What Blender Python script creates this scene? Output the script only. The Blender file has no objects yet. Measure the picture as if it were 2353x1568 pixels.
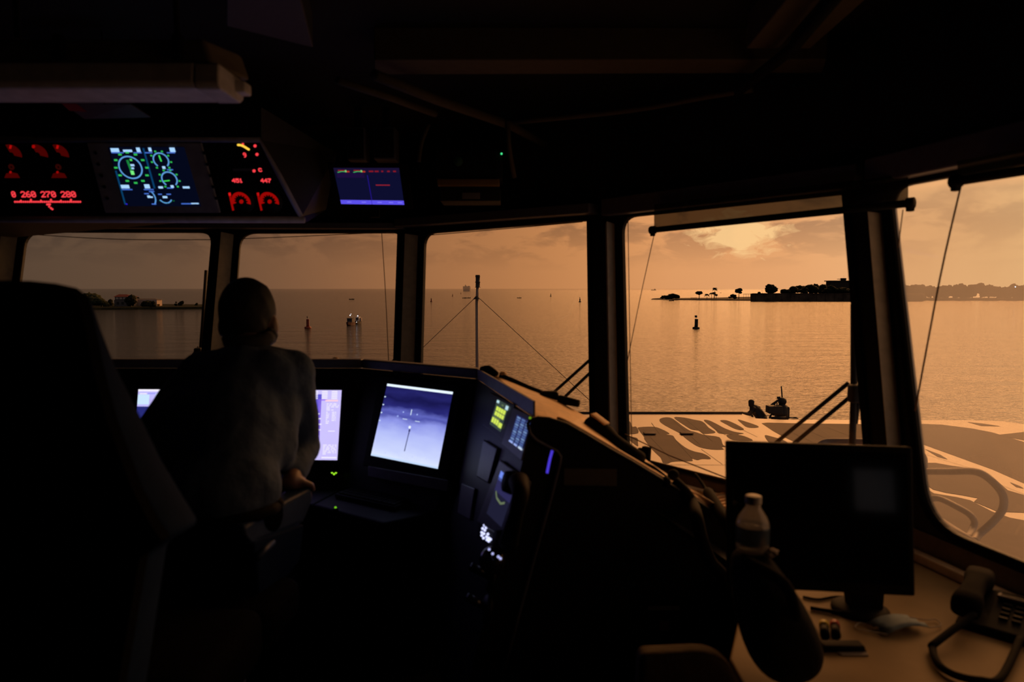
import bpy, bmesh, math, random
from mathutils import Vector as V, Matrix, noise as mnoise
S = bpy.context.scene
COL = S.collection
random.seed(7)
PI = math.pi

def lin(r, g, b):
    f = lambda c: (c / 255 / 12.92) if c <= 10 else ((c / 255 + .055) / 1.055) ** 2.4
    return (f(r), f(g), f(b), 1)

# ------------------------------------------------------------------ camera
W, H = 2353, 1568
FPX = 24 / 36 * W
PITCH = math.atan(120.5 / FPX)
CAM = V((0, 0, 1.65))
cam = bpy.data.cameras.new('camera'); cam_o = bpy.data.objects.new('camera', cam); COL.objects.link(cam_o)
cam_o.location = CAM; cam_o.rotation_euler = (PI / 2 - PITCH, 0, 0)
cam.lens = 24; cam.sensor_width = 36; cam.clip_start = .05; cam.clip_end = 200000
cam.dof.use_dof = True; cam.dof.focus_distance = 40; cam.dof.aperture_fstop = 3.2
S.camera = cam_o
S.view_settings.view_transform = 'Standard'; S.view_settings.look = 'None'
S.view_settings.gamma = 1; S.view_settings.exposure = 0; S.view_settings.use_curve_mapping = False

# ------------------------------------------------------------------ sky
def build_world():
    w = bpy.data.worlds.new('dusk_sky'); S.world = w; w.use_nodes = True
    nt = w.node_tree; N = nt.nodes; L = nt.links; N.clear()
    def nd(t, **k):
        n = N.new(t)
        for a, b in k.items(): setattr(n, a, b)
        return n
    def math_(op, a, b=None, c=None):
        n = nd('ShaderNodeMath', operation=op)
        for i, v in enumerate((a, b, c)):
            if v is None: continue
            if isinstance(v, (int, float)): n.inputs[i].default_value = v
            else: L.new(v, n.inputs[i])
        return n.outputs[0]
    def ramp(fac, stops, interp='EASE'):
        n = nd('ShaderNodeValToRGB'); n.color_ramp.interpolation = interp
        e = n.color_ramp.elements
        while len(e) > 1: e.remove(e[-1])
        for i, (p, c) in enumerate(stops):
            x = e[0] if i == 0 else e.new(p)
            x.position = p; x.color = c
        L.new(fac, n.inputs[0]); return n.outputs[0]
    def mix(blend, f, a, b):
        n = nd('ShaderNodeMix', data_type='RGBA', blend_type=blend)
        for s, v in ((0, f), (6, a), (7, b)):
            if isinstance(v, (int, float)): n.inputs[s].default_value = v
            elif isinstance(v, tuple): n.inputs[s].default_value = v
            else: L.new(v, n.inputs[s])
        return n.outputs[2]
    tc = nd('ShaderNodeTexCoord'); sp = nd('ShaderNodeSeparateXYZ'); L.new(tc.outputs['Generated'], sp.inputs[0])
    x, y, z = sp.outputs
    az = math_('ARCTAN2', x, y)
    el = math_('ARCSINE', z)
    A = math_('MULTIPLY_ADD', az, 1 / (2 * PI), .5)
    a = lambda r: r / (2 * PI) + .5
    base = ramp(A, [(0, lin(98, 94, 96)), (a(-2.2), lin(86, 80, 80)), (a(-1.5), lin(58, 50, 46)), (a(-.75), lin(80, 63, 50)), (a(-.55), lin(95, 74, 57)), (a(-.38), lin(110, 80, 58)),
                    (a(-.2), lin(148, 101, 67)), (a(-.02), lin(180, 121, 75)), (a(.11), lin(204, 138, 85)), (a(.22), lin(226, 157, 101)),
                    (a(.45), lin(234, 168, 114)), (a(.60), lin(255, 205, 142)), (a(.72), lin(255, 212, 148)), (a(1.0), lin(232, 172, 116)), (a(1.5), lin(160, 120, 90)),
                    (a(2.3), lin(92, 84, 80)), (1, lin(98, 94, 96))], 'B_SPLINE')
    # clouds: two noise layers in (azimuth, elevation)
    def cl(sx, sy, det, off, dist=0.0, rough=.55):
        c = nd('ShaderNodeCombineXYZ'); L.new(math_('MULTIPLY', az, sx), c.inputs[0]); L.new(math_('MULTIPLY', el, sy), c.inputs[1]); c.inputs[2].default_value = off
        n = nd('ShaderNodeTexNoise'); n.inputs['Scale'].default_value = 1; n.inputs['Detail'].default_value = det; n.inputs['Distortion'].default_value = dist
        n.inputs['Roughness'].default_value = rough
        L.new(c.outputs[0], n.inputs['Vector']); return n.outputs[0]
    n1 = cl(13, 32, 5, 3.3, .5); n2 = cl(22, 60, 4, 8.1, .3)
    e01 = lambda lo, hi: math_('SMOOTH_MIN', 1.0, math_('MAXIMUM', 0.0, math_('DIVIDE', math_('SUBTRACT', el, lo), hi - lo)), .02)
    hi_el = e01(.025, .085)
    dark = math_('MULTIPLY', ramp(math_('MULTIPLY_ADD', n2, .25, math_('MULTIPLY', n1, .8)), [(.47, (0, 0, 0, 1)), (.60, (1, 1, 1, 1))]), hi_el)
    c1 = mix('MIX', math_('MULTIPLY', dark, .8), base, mix('MULTIPLY', 1.0, base, (.52, .55, .64, 1)))
    lite = math_('MULTIPLY', ramp(n2, [(.52, (0, 0, 0, 1)), (.75, (1, 1, 1, 1))]), math_('MULTIPLY', hi_el, .35))
    c1 = mix('MIX', lite, c1, mix('MULTIPLY', 1.0, base, (1.25, 1.25, 1.25, 1)))
    # ragged bright gap where the hidden sun lights the cloud
    def blob(a0, e0, ra, re):
        da = math_('DIVIDE', math_('SUBTRACT', az, a0), ra); de = math_('DIVIDE', math_('SUBTRACT', el, e0), re)
        r = math_('SQRT', math_('ADD', math_('MULTIPLY', da, da), math_('MULTIPLY', de, de)))
        return r
    r1 = math_('ADD', blob(.322, .076, .062, .034), math_('MULTIPLY_ADD', cl(34, 70, 5, 1.7, .6), 2.4, -1.2))
    gap = ramp(r1, [(.42, (1, 1, 1, 1)), (.80, (.35, .35, .35, 1)), (1.0, (0, 0, 0, 1))])
    c1 = mix('MIX', math_('MULTIPLY', gap, .85), c1, lin(255, 208, 144))
    r2 = blob(.62, .16, .22, .10)
    c1 = mix('MIX', math_('MULTIPLY', ramp(r2, [(0, (1, 1, 1, 1)), (1, (0, 0, 0, 1))]), .45), c1, lin(255, 212, 155))
    # horizon haze, a touch paler
    c1 = mix('MIX', ramp(math_('ABSOLUTE', el), [(0, (.16, .16, .16, 1)), (.035, (0, 0, 0, 1))]), c1, mix('MULTIPLY', 1.0, base, (.93, .9, .92, 1)))
    # upper sky: dull overhead, glowing over the sun side
    up = e01(.118, .20)
    r3 = blob(.58, .36, .72, .36)
    glow = ramp(r3, [(0, (1, 1, 1, 1)), (.45, (.55, .55, .55, 1)), (1, (0, 0, 0, 1))])
    high = mix('MIX', glow, mix('MULTIPLY', 1.0, base, (.55, .60, .70, 1)), (8.6, 3.6, 1.15, 1))
    c1 = mix('MIX', up, c1, high)
    bg = nd('ShaderNodeBackground'); L.new(c1, bg.inputs[0]); bg.inputs[1].default_value = 1
    o = nd('ShaderNodeOutputWorld'); L.new(bg.outputs[0], o.inputs[0])
build_world()

# ------------------------------------------------------------------ rays of the camera, used to measure
def ray(px, py):
    return V((0, math.cos(PITCH), -math.sin(PITCH))) + V((1, 0, 0)) * ((px - 1176.5) / FPX) + V((0, math.sin(PITCH), math.cos(PITCH))) * ((784 - py) / FPX)
def PZ(px, py, z): d = ray(px, py); return CAM + d * ((z - CAM.z) / d.z)
def PY(px, py, y): d = ray(px, py); return CAM + d * (y / d.y)
def PP(px, py, o, n, off=0.0): d = ray(px, py); return CAM + d * (((o - CAM).dot(n) + off) / d.dot(n))

# ------------------------------------------------------------------ materials
def mat(name, rgb, rough=.6, metal=0, spec=.5, var=.12, scale=25, bump=0, bscale=60):
    m = bpy.data.materials.new(name); m.use_nodes = True
    nt = m.node_tree; N = nt.nodes; L = nt.links; b = N['Principled BSDF']
    if len(rgb) == 3: rgb = (*rgb, 1)
    n = N.new('ShaderNodeTexNoise'); n.inputs['Scale'].default_value = scale; n.inputs['Detail'].default_value = 4
    tc = N.new('ShaderNodeTexCoord'); L.new(tc.outputs['Object'], n.inputs['Vector'])
    r = N.new('ShaderNodeValToRGB'); e = r.color_ramp.elements
    e[0].position = .3; e[1].position = .7
    e[0].color = tuple(c * (1 - var) for c in rgb[:3]) + (1,); e[1].color = tuple(min(1, c * (1 + var)) for c in rgb[:3]) + (1,)
    L.new(n.outputs[0], r.inputs[0]); L.new(r.outputs[0], b.inputs['Base Color'])
    b.inputs['Roughness'].default_value = rough; b.inputs['Metallic'].default_value = metal
    b.inputs['Specular IOR Level'].default_value = spec
    if bump:
        n2 = N.new('ShaderNodeTexNoise'); n2.inputs['Scale'].default_value = bscale; L.new(tc.outputs['Object'], n2.inputs['Vector'])
        bp = N.new('ShaderNodeBump'); bp.inputs['Strength'].default_value = bump; bp.inputs['Distance'].default_value = .01
        L.new(n2.outputs[0], bp.inputs['Height']); L.new(bp.outputs[0], b.inputs['Normal'])
    return m
_em = {}
def em(r, g, b, s=1.0):
    k = (r, g, b, s)
    if k not in _em:
        m = bpy.data.materials.new('light_%d_%d_%d' % (r, g, b)); m.use_nodes = True
        nt = m.node_tree; nt.nodes.clear()
        e = nt.nodes.new('ShaderNodeEmission'); e.inputs[0].default_value = lin(r, g, b); e.inputs[1].default_value = s
        o = nt.nodes.new('ShaderNodeOutputMaterial'); nt.links.new(e.outputs[0], o.inputs[0]); _em[k] = m
    return _em[k]

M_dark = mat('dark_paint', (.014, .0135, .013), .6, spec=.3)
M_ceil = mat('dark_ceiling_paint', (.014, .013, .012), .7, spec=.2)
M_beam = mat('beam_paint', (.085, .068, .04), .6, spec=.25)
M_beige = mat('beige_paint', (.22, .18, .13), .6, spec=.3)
M_post = mat('post_paint', (.50, .46, .38), .6, spec=.3)
M_black = mat('black_plastic', (.006, .006, .0065), .7, spec=.14)
M_rubber = mat('black_rubber', (.006, .006, .006), .85, spec=.12)
M_console = mat('console_paint', (.008, .008, .010), .7, spec=.25)
M_rim = mat('console_rim', (.20, .20, .25), .5, spec=.4)
M_panel = mat('instrument_panel', (.009, .009, .012), .5, spec=.25)
M_greyp = mat('grey_panel', (.13, .13, .165), .45, spec=.4)
M_cover = mat('tan_cover', (.86, .55, .28), .55, spec=.35)
M_desk = mat('desk_laminate', (.33, .235, .12), .6, spec=.15, var=.1, scale=9)
M_lip = mat('desk_lip', (.90, .72, .50), .5)
M_vinyl = mat('dark_vinyl', (.0045, .0045, .005), .9, spec=.03, bump=.15, bscale=90)
M_vinyl2 = mat('grey_vinyl', (.013, .028, .075), .75, spec=.03, bump=.1, bscale=60)
M_skin = mat('skin', (.24, .14, .10), .5)
M_hair = mat('dark_hair', (.007, .006, .005), .7, var=.4, scale=120)
M_shirt = mat('grey_shirt', (.080, .118, .19), .85, spec=.15, bump=.25, bscale=60)
M_trouser = mat('dark_trousers', (.003, .0035, .006), .95, spec=.0)
M_metal = mat('grey_metal', (.22, .21, .20), .45, metal=.6)
M_white = mat('white_enamel', (.80, .77, .76), .5)
M_diff = mat('frosted_diffuser', (.88, .85, .86), .4)
M_string = mat('cord_fibre', (.25, .14, .07), .8)
M_outdark = mat('dark_weathered_steel', (.030, .024, .020), .6)
M_pipe = mat('painted_pipe', (.34, .25, .19), .5)
M_screenoff = mat('glass_black', (.004, .004, .005), .06, spec=.5, var=0)
M_leaf = mat('dark_foliage', (.020, .022, .010), .8, spec=.1, var=.5, scale=.6)
M_leaf2 = mat('olive_foliage', (.045, .050, .022), .8, spec=.1, var=.5, scale=.6)
M_stone = mat('old_stone_wall', (.11, .075, .05), .9, spec=.1, var=.4, scale=.15)
M_sand = mat('sandy_ground', (.12, .085, .05), .9, spec=.1, var=.3, scale=.2)
M_wallw = mat('white_house_wall', (.62, .48, .38), .8)
M_wallg = mat('grey_house_wall', (.16, .13, .11), .8)
M_roof = mat('red_roof_tile', (.22, .045, .03), .8)
M_orange = mat('orange_sign', (.85, .33, .03), .6)
M_redb = mat('red_buoy_paint', (.34, .055, .025), .5)
M_gold = mat('brass_strip', (.25, .15, .03), .5)
M_paper = mat('paper', (.55, .52, .48), .8)
M_blue = mat('pale_blue_cloth', (.22, .30, .36), .8)
M_green = mat('green_plate', (.03, .12, .07), .6)

def pane_mat(name, film=0.0, tint=(1, 1, 1), gloss=.05, trans_col=(.9, .9, .9), mask=None):
    """thin window glass: clear transmission, a faint mirror, and a salt film that scatters light"""
    m = bpy.data.materials.new(name); m.use_nodes = True
    nt = m.node_tree; N = nt.nodes; L = nt.links; N.clear()
    t = N.new('ShaderNodeBsdfTransparent'); t.inputs[0].default_value = (*tint, 1)
    g = N.new('ShaderNodeBsdfGlossy'); g.inputs['Roughness'].default_value = .02
    mx = N.new('ShaderNodeMixShader'); mx.inputs[0].default_value = gloss
    L.new(t.outputs[0], mx.inputs[1]); L.new(g.outputs[0], mx.inputs[2]); out = mx.outputs[0]
    if film:
        tr = N.new('ShaderNodeBsdfTranslucent'); tr.inputs[0].default_value = (*trans_col, 1)
        m2 = N.new('ShaderNodeMixShader')
        n = N.new('ShaderNodeTexNoise'); n.inputs['Scale'].default_value = 2.2; n.inputs['Detail'].default_value = 5
        tc = N.new('ShaderNodeTexCoord'); L.new(tc.outputs['Object'], n.inputs['Vector'])
        r = N.new('ShaderNodeMapRange'); r.inputs[1].default_value = .3; r.inputs[2].default_value = .7
        r.inputs[3].default_value = film * .8; r.inputs[4].default_value = film * 1.2
        L.new(n.outputs[0], r.inputs[0])
        sp = N.new('ShaderNodeSeparateXYZ'); L.new(tc.outputs['Object'], sp.inputs[0])       # the salt lies thinner towards the sill
        hr = N.new('ShaderNodeMapRange'); hr.inputs[1].default_value = -.55; hr.inputs[2].default_value = .0; hr.inputs[3].default_value = .35; hr.inputs[4].default_value = 1.0; L.new(sp.outputs[2], hr.inputs[0])
        mu = N.new('ShaderNodeMath'); mu.operation = 'MULTIPLY'; L.new(r.outputs[0], mu.inputs[0]); L.new(hr.outputs[0], mu.inputs[1]); L.new(mu.outputs[0], m2.inputs[0])
        L.new(out, m2.inputs[1]); L.new(tr.outputs[0], m2.inputs[2]); out = m2.outputs[0]
    o = N.new('ShaderNodeOutputMaterial'); L.new(out, o.inputs[0]); return m
M_glass = pane_mat('window_glass', gloss=.03)
M_glassd = pane_mat('salt_hazed_glass', film=.50, gloss=.03, trans_col=(.95, .93, .9))
M_film = pane_mat('tinted_shade_film', film=.005, tint=(.10, .088, .07), gloss=.05)

def sea_mat():
    m = bpy.data.materials.new('rippled_sea'); m.use_nodes = True
    nt = m.node_tree; N = nt.nodes; L = nt.links; b = N['Principled BSDF']
    b.inputs['Base Color'].default_value = (.040, .034, .026, 1); b.inputs['Roughness'].default_value = .10; b.inputs['IOR'].default_value = 1.33
    tc = N.new('ShaderNodeTexCoord')
    def nz(scale, sx, sy, det, rot=0):
        mp = N.new('ShaderNodeMapping'); mp.inputs['Scale'].default_value = (sx, sy, 1); mp.inputs['Rotation'].default_value = (0, 0, rot)
        L.new(tc.outputs['Object'], mp.inputs[0])
        n = N.new('ShaderNodeTexNoise'); n.inputs['Scale'].default_value = scale; n.inputs['Detail'].default_value = det; L.new(mp.outputs[0], n.inputs['Vector']); return n.outputs[0]
    a = nz(.75, 1, 1.7, 5, .12); c = nz(.05, 1, 2.6, 3, -.1)
    ad = N.new('ShaderNodeMath'); ad.operation = 'MULTIPLY_ADD'; L.new(c, ad.inputs[0]); ad.inputs[1].default_value = 2.2; L.new(a, ad.inputs[2])
    bp = N.new('ShaderNodeBump'); bp.inputs['Strength'].default_value = 1.0; bp.inputs['Distance'].default_value = .42
    L.new(ad.outputs[0], bp.inputs['Height']); L.new(bp.outputs[0], b.inputs['Normal'])
    return m
def deck_mat(name, rgb, rough, spec, var):
    m = mat(name, rgb, rough, spec=spec, var=var, scale=.5)
    nt = m.node_tree; N = nt.nodes; L = nt.links; b = N['Principled BSDF']
    return m

# ------------------------------------------------------------------ mesh builder
class MB:
    def __init__(s): s.v = []; s.f = []; s.mi = []; s.mats = []; s.sm = []
    def idx(s, m):
        if m not in s.mats: s.mats.append(m)
        return s.mats.index(m)
    def add(s, vs, fs, m, smooth=False):
        o = len(s.v); s.v += [V(p) for p in vs]; i = s.idx(m)
        for f in fs: s.f.append([o + k for k in f]); s.mi.append(i); s.sm.append(smooth)
        return s
    def poly(s, pts, m): return s.add(pts, [list(range(len(pts)))], m)
    def hexa(s, lo, hi, m):
        """two quads (4 pts each) joined to a solid"""
        return s.add(list(lo) + list(hi), [(3, 2, 1, 0), (4, 5, 6, 7), (0, 1, 5, 4), (1, 2, 6, 5), (2, 3, 7, 6), (3, 0, 4, 7)], m)
    def box(s, c, sz, m, rot=None, bev=0.0):
        c = V(c); h = V(sz) / 2
        if bev:
            bm = bmesh.new(); bmesh.ops.create_cube(bm, size=1)
            for v in bm.verts: v.co = V((v.co.x * sz[0], v.co.y * sz[1], v.co.z * sz[2]))
            bmesh.ops.bevel(bm, geom=bm.edges[:], offset=bev, segments=3, affect='EDGES', profile=.5)
            bm.verts.index_update()
            vs = [v.co.copy() for v in bm.verts]; fs = [[v.index for v in f.verts] for f in bm.faces]; bm.free()
        else:
            vs = [V((x * h.x, y * h.y, z * h.z)) for z in (-1, 1) for x, y in ((-1, -1), (1, -1), (1, 1), (-1, 1))]
            fs = [(3, 2, 1, 0), (4, 5, 6, 7), (0, 1, 5, 4), (1, 2, 6, 5), (2, 3, 7, 6), (3, 0, 4, 7)]
        if rot is not None: vs = [rot @ v for v in vs]
        return s.add([v + c for v in vs], fs, m, bool(bev))
    def prism(s, pts, vec, m, smooth=False):
        n = len(pts); vec = V(vec)
        vs = [V(p) for p in pts] + [V(p) + vec for p in pts]
        return s.add(vs, [list(range(n))[::-1], list(range(n, 2 * n))] + [(i, (i + 1) % n, n + (i + 1) % n, n + i) for i in range(n)], m, smooth)
    def loft(s, rows, m, close=False, cap=False, smooth=True):
        n = len(rows[0]); vs = [p for r in rows for p in r]; fs = []
        for i in range(len(rows) - 1):
            for j in range(n if close else n - 1):
                k = (j + 1) % n; fs.append((i * n + j, i * n + k, (i + 1) * n + k, (i + 1) * n + j))
        if cap: fs += [list(range(n))[::-1], [(len(rows) - 1) * n + j for j in range(n)]]
        return s.add(vs, fs, m, smooth)
    def tube(s, pts, r, m, seg=10, spline=0):
        pts = [V(p) for p in pts]; rs = r if isinstance(r, (list, tuple)) else [r] * len(pts)
        if spline:
            q = []; qr = []
            for i in range(len(pts) - 1):
                p0 = pts[max(0, i - 1)]; p1 = pts[i]; p2 = pts[i + 1]; p3 = pts[min(len(pts) - 1, i + 2)]
                for k in range(spline):
                    t = k / spline
                    q.append(.5 * ((2 * p1) + (p2 - p0) * t + (2 * p0 - 5 * p1 + 4 * p2 - p3) * t * t + (3 * p1 - p0 - 3 * p2 + p3) * t ** 3))
                    qr.append(rs[i] + (rs[i + 1] - rs[i]) * t)
            q.append(pts[-1]); qr.append(rs[-1]); pts, rs = q, qr
        rows = []; up = None
        for i, p in enumerate(pts):
            t = (pts[min(i + 1, len(pts) - 1)] - pts[max(i - 1, 0)]).normalized()
            if up is None: up = t.orthogonal().normalized()
            up = (up - t * up.dot(t)).normalized(); b = t.cross(up)
            rows.append([p + (up * math.cos(2 * PI * k / seg) + b * math.sin(2 * PI * k / seg)) * rs[i] for k in range(seg)])
        return s.loft(rows, m, close=True, cap=True)
    def lathe(s, c, prof, m, seg=20, axis=None, smooth=True):
        c = V(c); R = V((0, 0, 1)).rotation_difference(V(axis)).to_matrix() if axis is not None else Matrix.Identity(3)
        rows = [[c + R @ V((r * math.cos(2 * PI * k / seg), r * math.sin(2 * PI * k / seg), h)) for k in range(seg)] for r, h in prof]
        return s.loft(rows, m, close=True, cap=True, smooth=smooth)
    def ball(s, c, r, m, seg=14, sc=(1, 1, 1), jag=0.0, nf=1.0, seed=0):
        bm = bmesh.new(); bmesh.ops.create_icosphere(bm, subdivisions=seg if seg < 6 else 3, radius=1)
        bm.verts.index_update(); c = V(c); vs = []
        for v in bm.verts:
            k = 1 + (jag * mnoise.noise(v.co * nf + V((seed * 3.1, seed, 0))) if jag else 0)
            vs.append(c + V((v.co.x * sc[0], v.co.y * sc[1], v.co.z * sc[2])) * r * k)
        fs = [[v.index for v in f.verts] for f in bm.faces]; bm.free()
        return s.add(vs, fs, m, True)
    def mesh(s, name, origin=V((0, 0, 0))):
        me = bpy.data.meshes.new(name); me.from_pydata([tuple(p - origin) for p in s.v], [], s.f)
        for m in s.mats: me.materials.append(m)
        for p, i, q in zip(me.polygons, s.mi, s.sm): p.material_index = i; p.use_smooth = q
        me.update(); return me
    def build(s, name, parent=None, origin=None, fix=True, label=None):
        org = V((0, 0, 0))
        if parent is not None:
            q = parent
            while q is not None: org += q.location; q = q.parent
        elif origin is not None: org = V(origin)
        else:
            lo = [min(p[i] for p in s.v) for i in range(3)]; hi = [max(p[i] for p in s.v) for i in range(3)]
            org = V(((lo[0] + hi[0]) / 2, (lo[1] + hi[1]) / 2, lo[2]))
        me = s.mesh(name, org)
        if fix:
            bm = bmesh.new(); bm.from_mesh(me); bmesh.ops.recalc_face_normals(bm, faces=bm.faces[:]); bm.to_mesh(me); bm.free()
        o = bpy.data.objects.new(name, me); COL.objects.link(o)
        if parent is not None: o.parent = parent
        else: o.location = org
        if label: o['label'] = label
        return o
def tag(o, label, cat, group=None):
    o['label'] = label; o['category'] = cat
    if group: o['group'] = group
    return o
def thing(name, loc, label, cat, group=None):
    o = bpy.data.objects.new(name, None); COL.objects.link(o); o.location = V(loc); o.empty_display_size = .1
    return tag(o, label, cat, group)
def struct(o, label=None):
    o['kind'] = 'structure'
    if label: o['label'] = label
    return o
def copy_tree(o, loc=None, label=None, parent=None):
    c = o.copy(); COL.objects.link(c)
    if parent is not None: c.parent = parent
    if loc is not None: c.location = loc
    if label: c['label'] = label
    for ch in [x for x in bpy.data.objects if x.parent is o]: copy_tree(ch, parent=c)
    return c
def bevel(o, w=.006, seg=3, ang=35):
    m = o.modifiers.new('soft_edges', 'BEVEL'); m.width = w; m.segments = seg; m.limit_method = 'ANGLE'; m.angle_limit = math.radians(ang); return o
def remesh(o, vox=.01, sm=6):
    r = o.modifiers.new('skin', 'REMESH'); r.mode = 'VOXEL'; r.voxel_size = vox; r.use_smooth_shade = True
    q = o.modifiers.new('smooth', 'SMOOTH'); q.factor = .5; q.iterations = sm; return o
def capsule(mb, p0, r0, p1, r1, m, n=8):
    p0 = V(p0); p1 = V(p1); a = (p1 - p0); L_ = max(a.length, 1e-6); t = a / L_
    pts = []; rs = []
    for k in range(5):
        q = PI / 2 * (1 - k / 4); pts.append(p0 - t * r0 * math.sin(q)); rs.append(max(.0005, r0 * math.cos(q)))
    for k in range(5):
        q = PI / 2 * k / 4; pts.append(p1 + t * r1 * math.sin(q)); rs.append(max(.0005, r1 * math.cos(q)))
    mb.tube(pts, rs, m, seg=14)

# ------------------------------------------------------------------ wheelhouse shell
ZT = 2.02; LEAN = math.tan(math.radians(14)); ZC = 2.62
T = [PZ(-300, 531.5, ZT), PZ(925, 534, ZT), PZ(1395, 503.5, ZT), PZ(2010, 437.5, ZT)]
d3 = (PZ(2600, 328, ZT) - T[3]).normalized(); T.append(T[3] + d3 * 2.3)
FAC = []
for i in range(4):
    d = (T[i + 1] - T[i]).normalized(); n = V((-d.y, d.x, 0))
    if n.y < 0: n = -n
    dn = V((-.006, -.247, -1))                               # all window bars lean the same way, heads forward
    nn = d.cross(dn).normalized()
    if nn.dot(n) < 0: nn = -nn
    FAC.append(dict(a=T[i], d=d, n=n, N=nn, dn=dn))
def sz(i, s, z, off=0.0):
    F = FAC[i]; return F['a'] + F['d'] * s + F['dn'] * (ZT - z) + F['N'] * off
def mitre(i, z):
    """corner line between facets i-1 and i at height z"""
    return T[i] + V((-.006, -.247, -1)) * (ZT - z)
def rounded(pts, rad, seg=7):
    out = []; n = len(pts)
    rads = rad if isinstance(rad, (list, tuple)) else [rad] * n
    for i in range(n):
        p = pts[i]; a = (pts[i - 1] - p); b = (pts[(i + 1) % n] - p); r = min(rads[i], a.length * .45, b.length * .45)
        if r < 1e-4: out.append(p); continue
        a = a.normalized() * r; b = b.normalized() * r
        for k in range(seg + 1):
            t = k / seg; out.append((p + a) * (1 - t) ** 2 + p * 2 * t * (1 - t) + (p + b) * t * t)
    return out
OPEN = {  # (s, z) corners: top left, top right, bottom right, bottom left
    0: [[(.997, 2.018), (2.192, 2.018), (2.184, .90), (.995, .90)], [(2.376, 2.013), (3.397, 2.018), (3.400, .90), (2.376, .90)]],
    1: [[(.195, 2.003), (1.379, 2.02), (1.381, .85), (.195, .85)]],
    2: [[(.105, 2.02), (1.249, 2.02), (1.258, .832), (.107, .832)]],
    3: [[(.074, 2.018), (1.9, 2.018), (1.9, .872), (.107, .868)]]}
RAD = {0: [[.10, .09, .1, .1], [.10, .02, .1, .1]], 1: [[.09, .01, .02, .1]], 2: [[.09, .01, .09, .09]], 3: [[.09, .05, .1, .14]]}
ZB = .73
names = ['wall_front', 'wall_front_right', 'wall_right_front', 'wall_right']
panes = ['window_1', 'window_2', 'window_3', 'window_4', 'window_5']
k = 0
for i in range(4):
    bm = bmesh.new()
    outer = [mitre(i, ZT + .03), mitre(i + 1, ZT + .03), mitre(i + 1, ZB), mitre(i, ZB)]
    holes = [rounded([sz(i, s, z) for s, z in o], RAD[i][j]) for j, o in enumerate(OPEN[i])]
    eds = []
    for lp in [outer] + holes:
        vs = [bm.verts.new(p) for p in lp]
        eds += [bm.edges.new((vs[q], vs[(q + 1) % len(vs)])) for q in range(len(vs))]
    bmesh.ops.triangle_fill(bm, use_beauty=True, use_dissolve=False, edges=eds, normal=FAC[i]['N'])
    r = bmesh.ops.extrude_face_region(bm, geom=bm.faces[:])
    bmesh.ops.translate(bm, verts=[g for g in r['geom'] if isinstance(g, bmesh.types.BMVert)], vec=FAC[i]['N'] * .02)
    # lower wall (upright) and header up to the ceiling
    n = FAC[i]['n'] * .05
    for lo0, lo1, z0, z1 in ((mitre(i, ZB), mitre(i + 1, ZB), 0, ZB), (mitre(i, ZT + .03), mitre(i + 1, ZT + .03), ZT + .03, ZC)):
        q = [V((p.x, p.y, z)) for z in (z0, z1) for p in (lo0, lo1)]
        vs = [bm.verts.new(p) for p in (q[0], q[1], q[3], q[2])] + [bm.verts.new(p + n) for p in (q[0], q[1], q[3], q[2])]
        for f in ((0, 1, 2, 3), (7, 6, 5, 4), (0, 4, 5, 1), (1, 5, 6, 2), (2, 6, 7, 3), (3, 7, 4, 0)): bm.faces.new([vs[x] for x in f])
    bmesh.ops.recalc_face_normals(bm, faces=bm.faces[:])
    me = bpy.data.meshes.new(names[i]); bm.to_mesh(me); bm.free()
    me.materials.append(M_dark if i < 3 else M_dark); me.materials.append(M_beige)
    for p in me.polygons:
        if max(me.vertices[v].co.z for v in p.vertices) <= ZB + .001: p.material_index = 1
    o = bpy.data.objects.new(names[i], me); COL.objects.link(o); struct(o)
    for j, op in enumerate(OPEN[i]):
        hole = holes[j]; ctr = sum(hole, V((0, 0, 0))) / len(hole)
        rows = []
        for gs, off in ((1.0, -.012), (.0, -.012), (.0, .022), (1.0, .022)):
            row = []
            for q, p in enumerate(hole):
                t = (hole[(q + 1) % len(hole)] - hole[q - 1]).normalized(); out = t.cross(FAC[i]['N']).normalized()
                if out.dot(p - ctr) < 0: out = -out
                row.append(p + out * (.022 * gs + .001) + FAC[i]['N'] * off)
            rows.append(row)
        mb = MB(); mb.loft(rows + [rows[0]], M_rubber, close=True)
        fr = struct(mb.build(panes[k], origin=ctr))
        pg = MB(); pg.poly([p + FAC[i]['N'] * .012 for p in hole], M_glassd if i == 3 else M_glass)
        pg.build('pane', fr, fix=False); k += 1
# trims: pale posts beside the window bars, the header rails
def post(i, s0, s1, z0, z1, k, dl=.065, dr=.012, m=M_post):
    mb = MB(); mb.hexa([sz(i, s0[0], z1, -.004), sz(i, s0[1], z1, -.004), sz(i, s1[1], z0, -.004), sz(i, s1[0], z0, -.004)],
                       [sz(i, s0[0], z1, -.004 - dl), sz(i, s0[1], z1, -.004 - dr), sz(i, s1[1], z0, -.004 - dr), sz(i, s1[0], z0, -.004 - dl)], m)
    struct(bevel(mb.build('trim_%d' % k), .004))
post(0, (.885, .95), (.885, .95), .95, 2.0, 1)
post(0, (2.275, 2.335), (2.268, 2.328), .95, 2.0, 2)
post(1, (.085, .145), (.085, .145), .95, 1.99, 3)
post(2, (.0, .058), (.0, .058), .87, 1.99, 4, .012, .065)
post(3, (-.02, .03), (-.02, .03), .90, 1.93, 5, .012, .065)
def rail(i, s0, s1, z0, z1, depth, k, m):
    F = FAC[i]; q = [F['a'] + F['d'] * s + V((0, 0, z - ZT)) for s, z in ((s0, z0), (s1, z0), (s1, z1), (s0, z1))]
    mb = MB(); mb.hexa(q, [p - F['n'] * depth for p in q], m); struct(bevel(mb.build('trim_%d' % k), .008))
rail(0, 0, 3.45, 2.035, 2.075, .10, 6, M_greyp)
rail(1, .03, 1.45, 2.045, 2.10, .11, 7, M_greyp)
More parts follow.
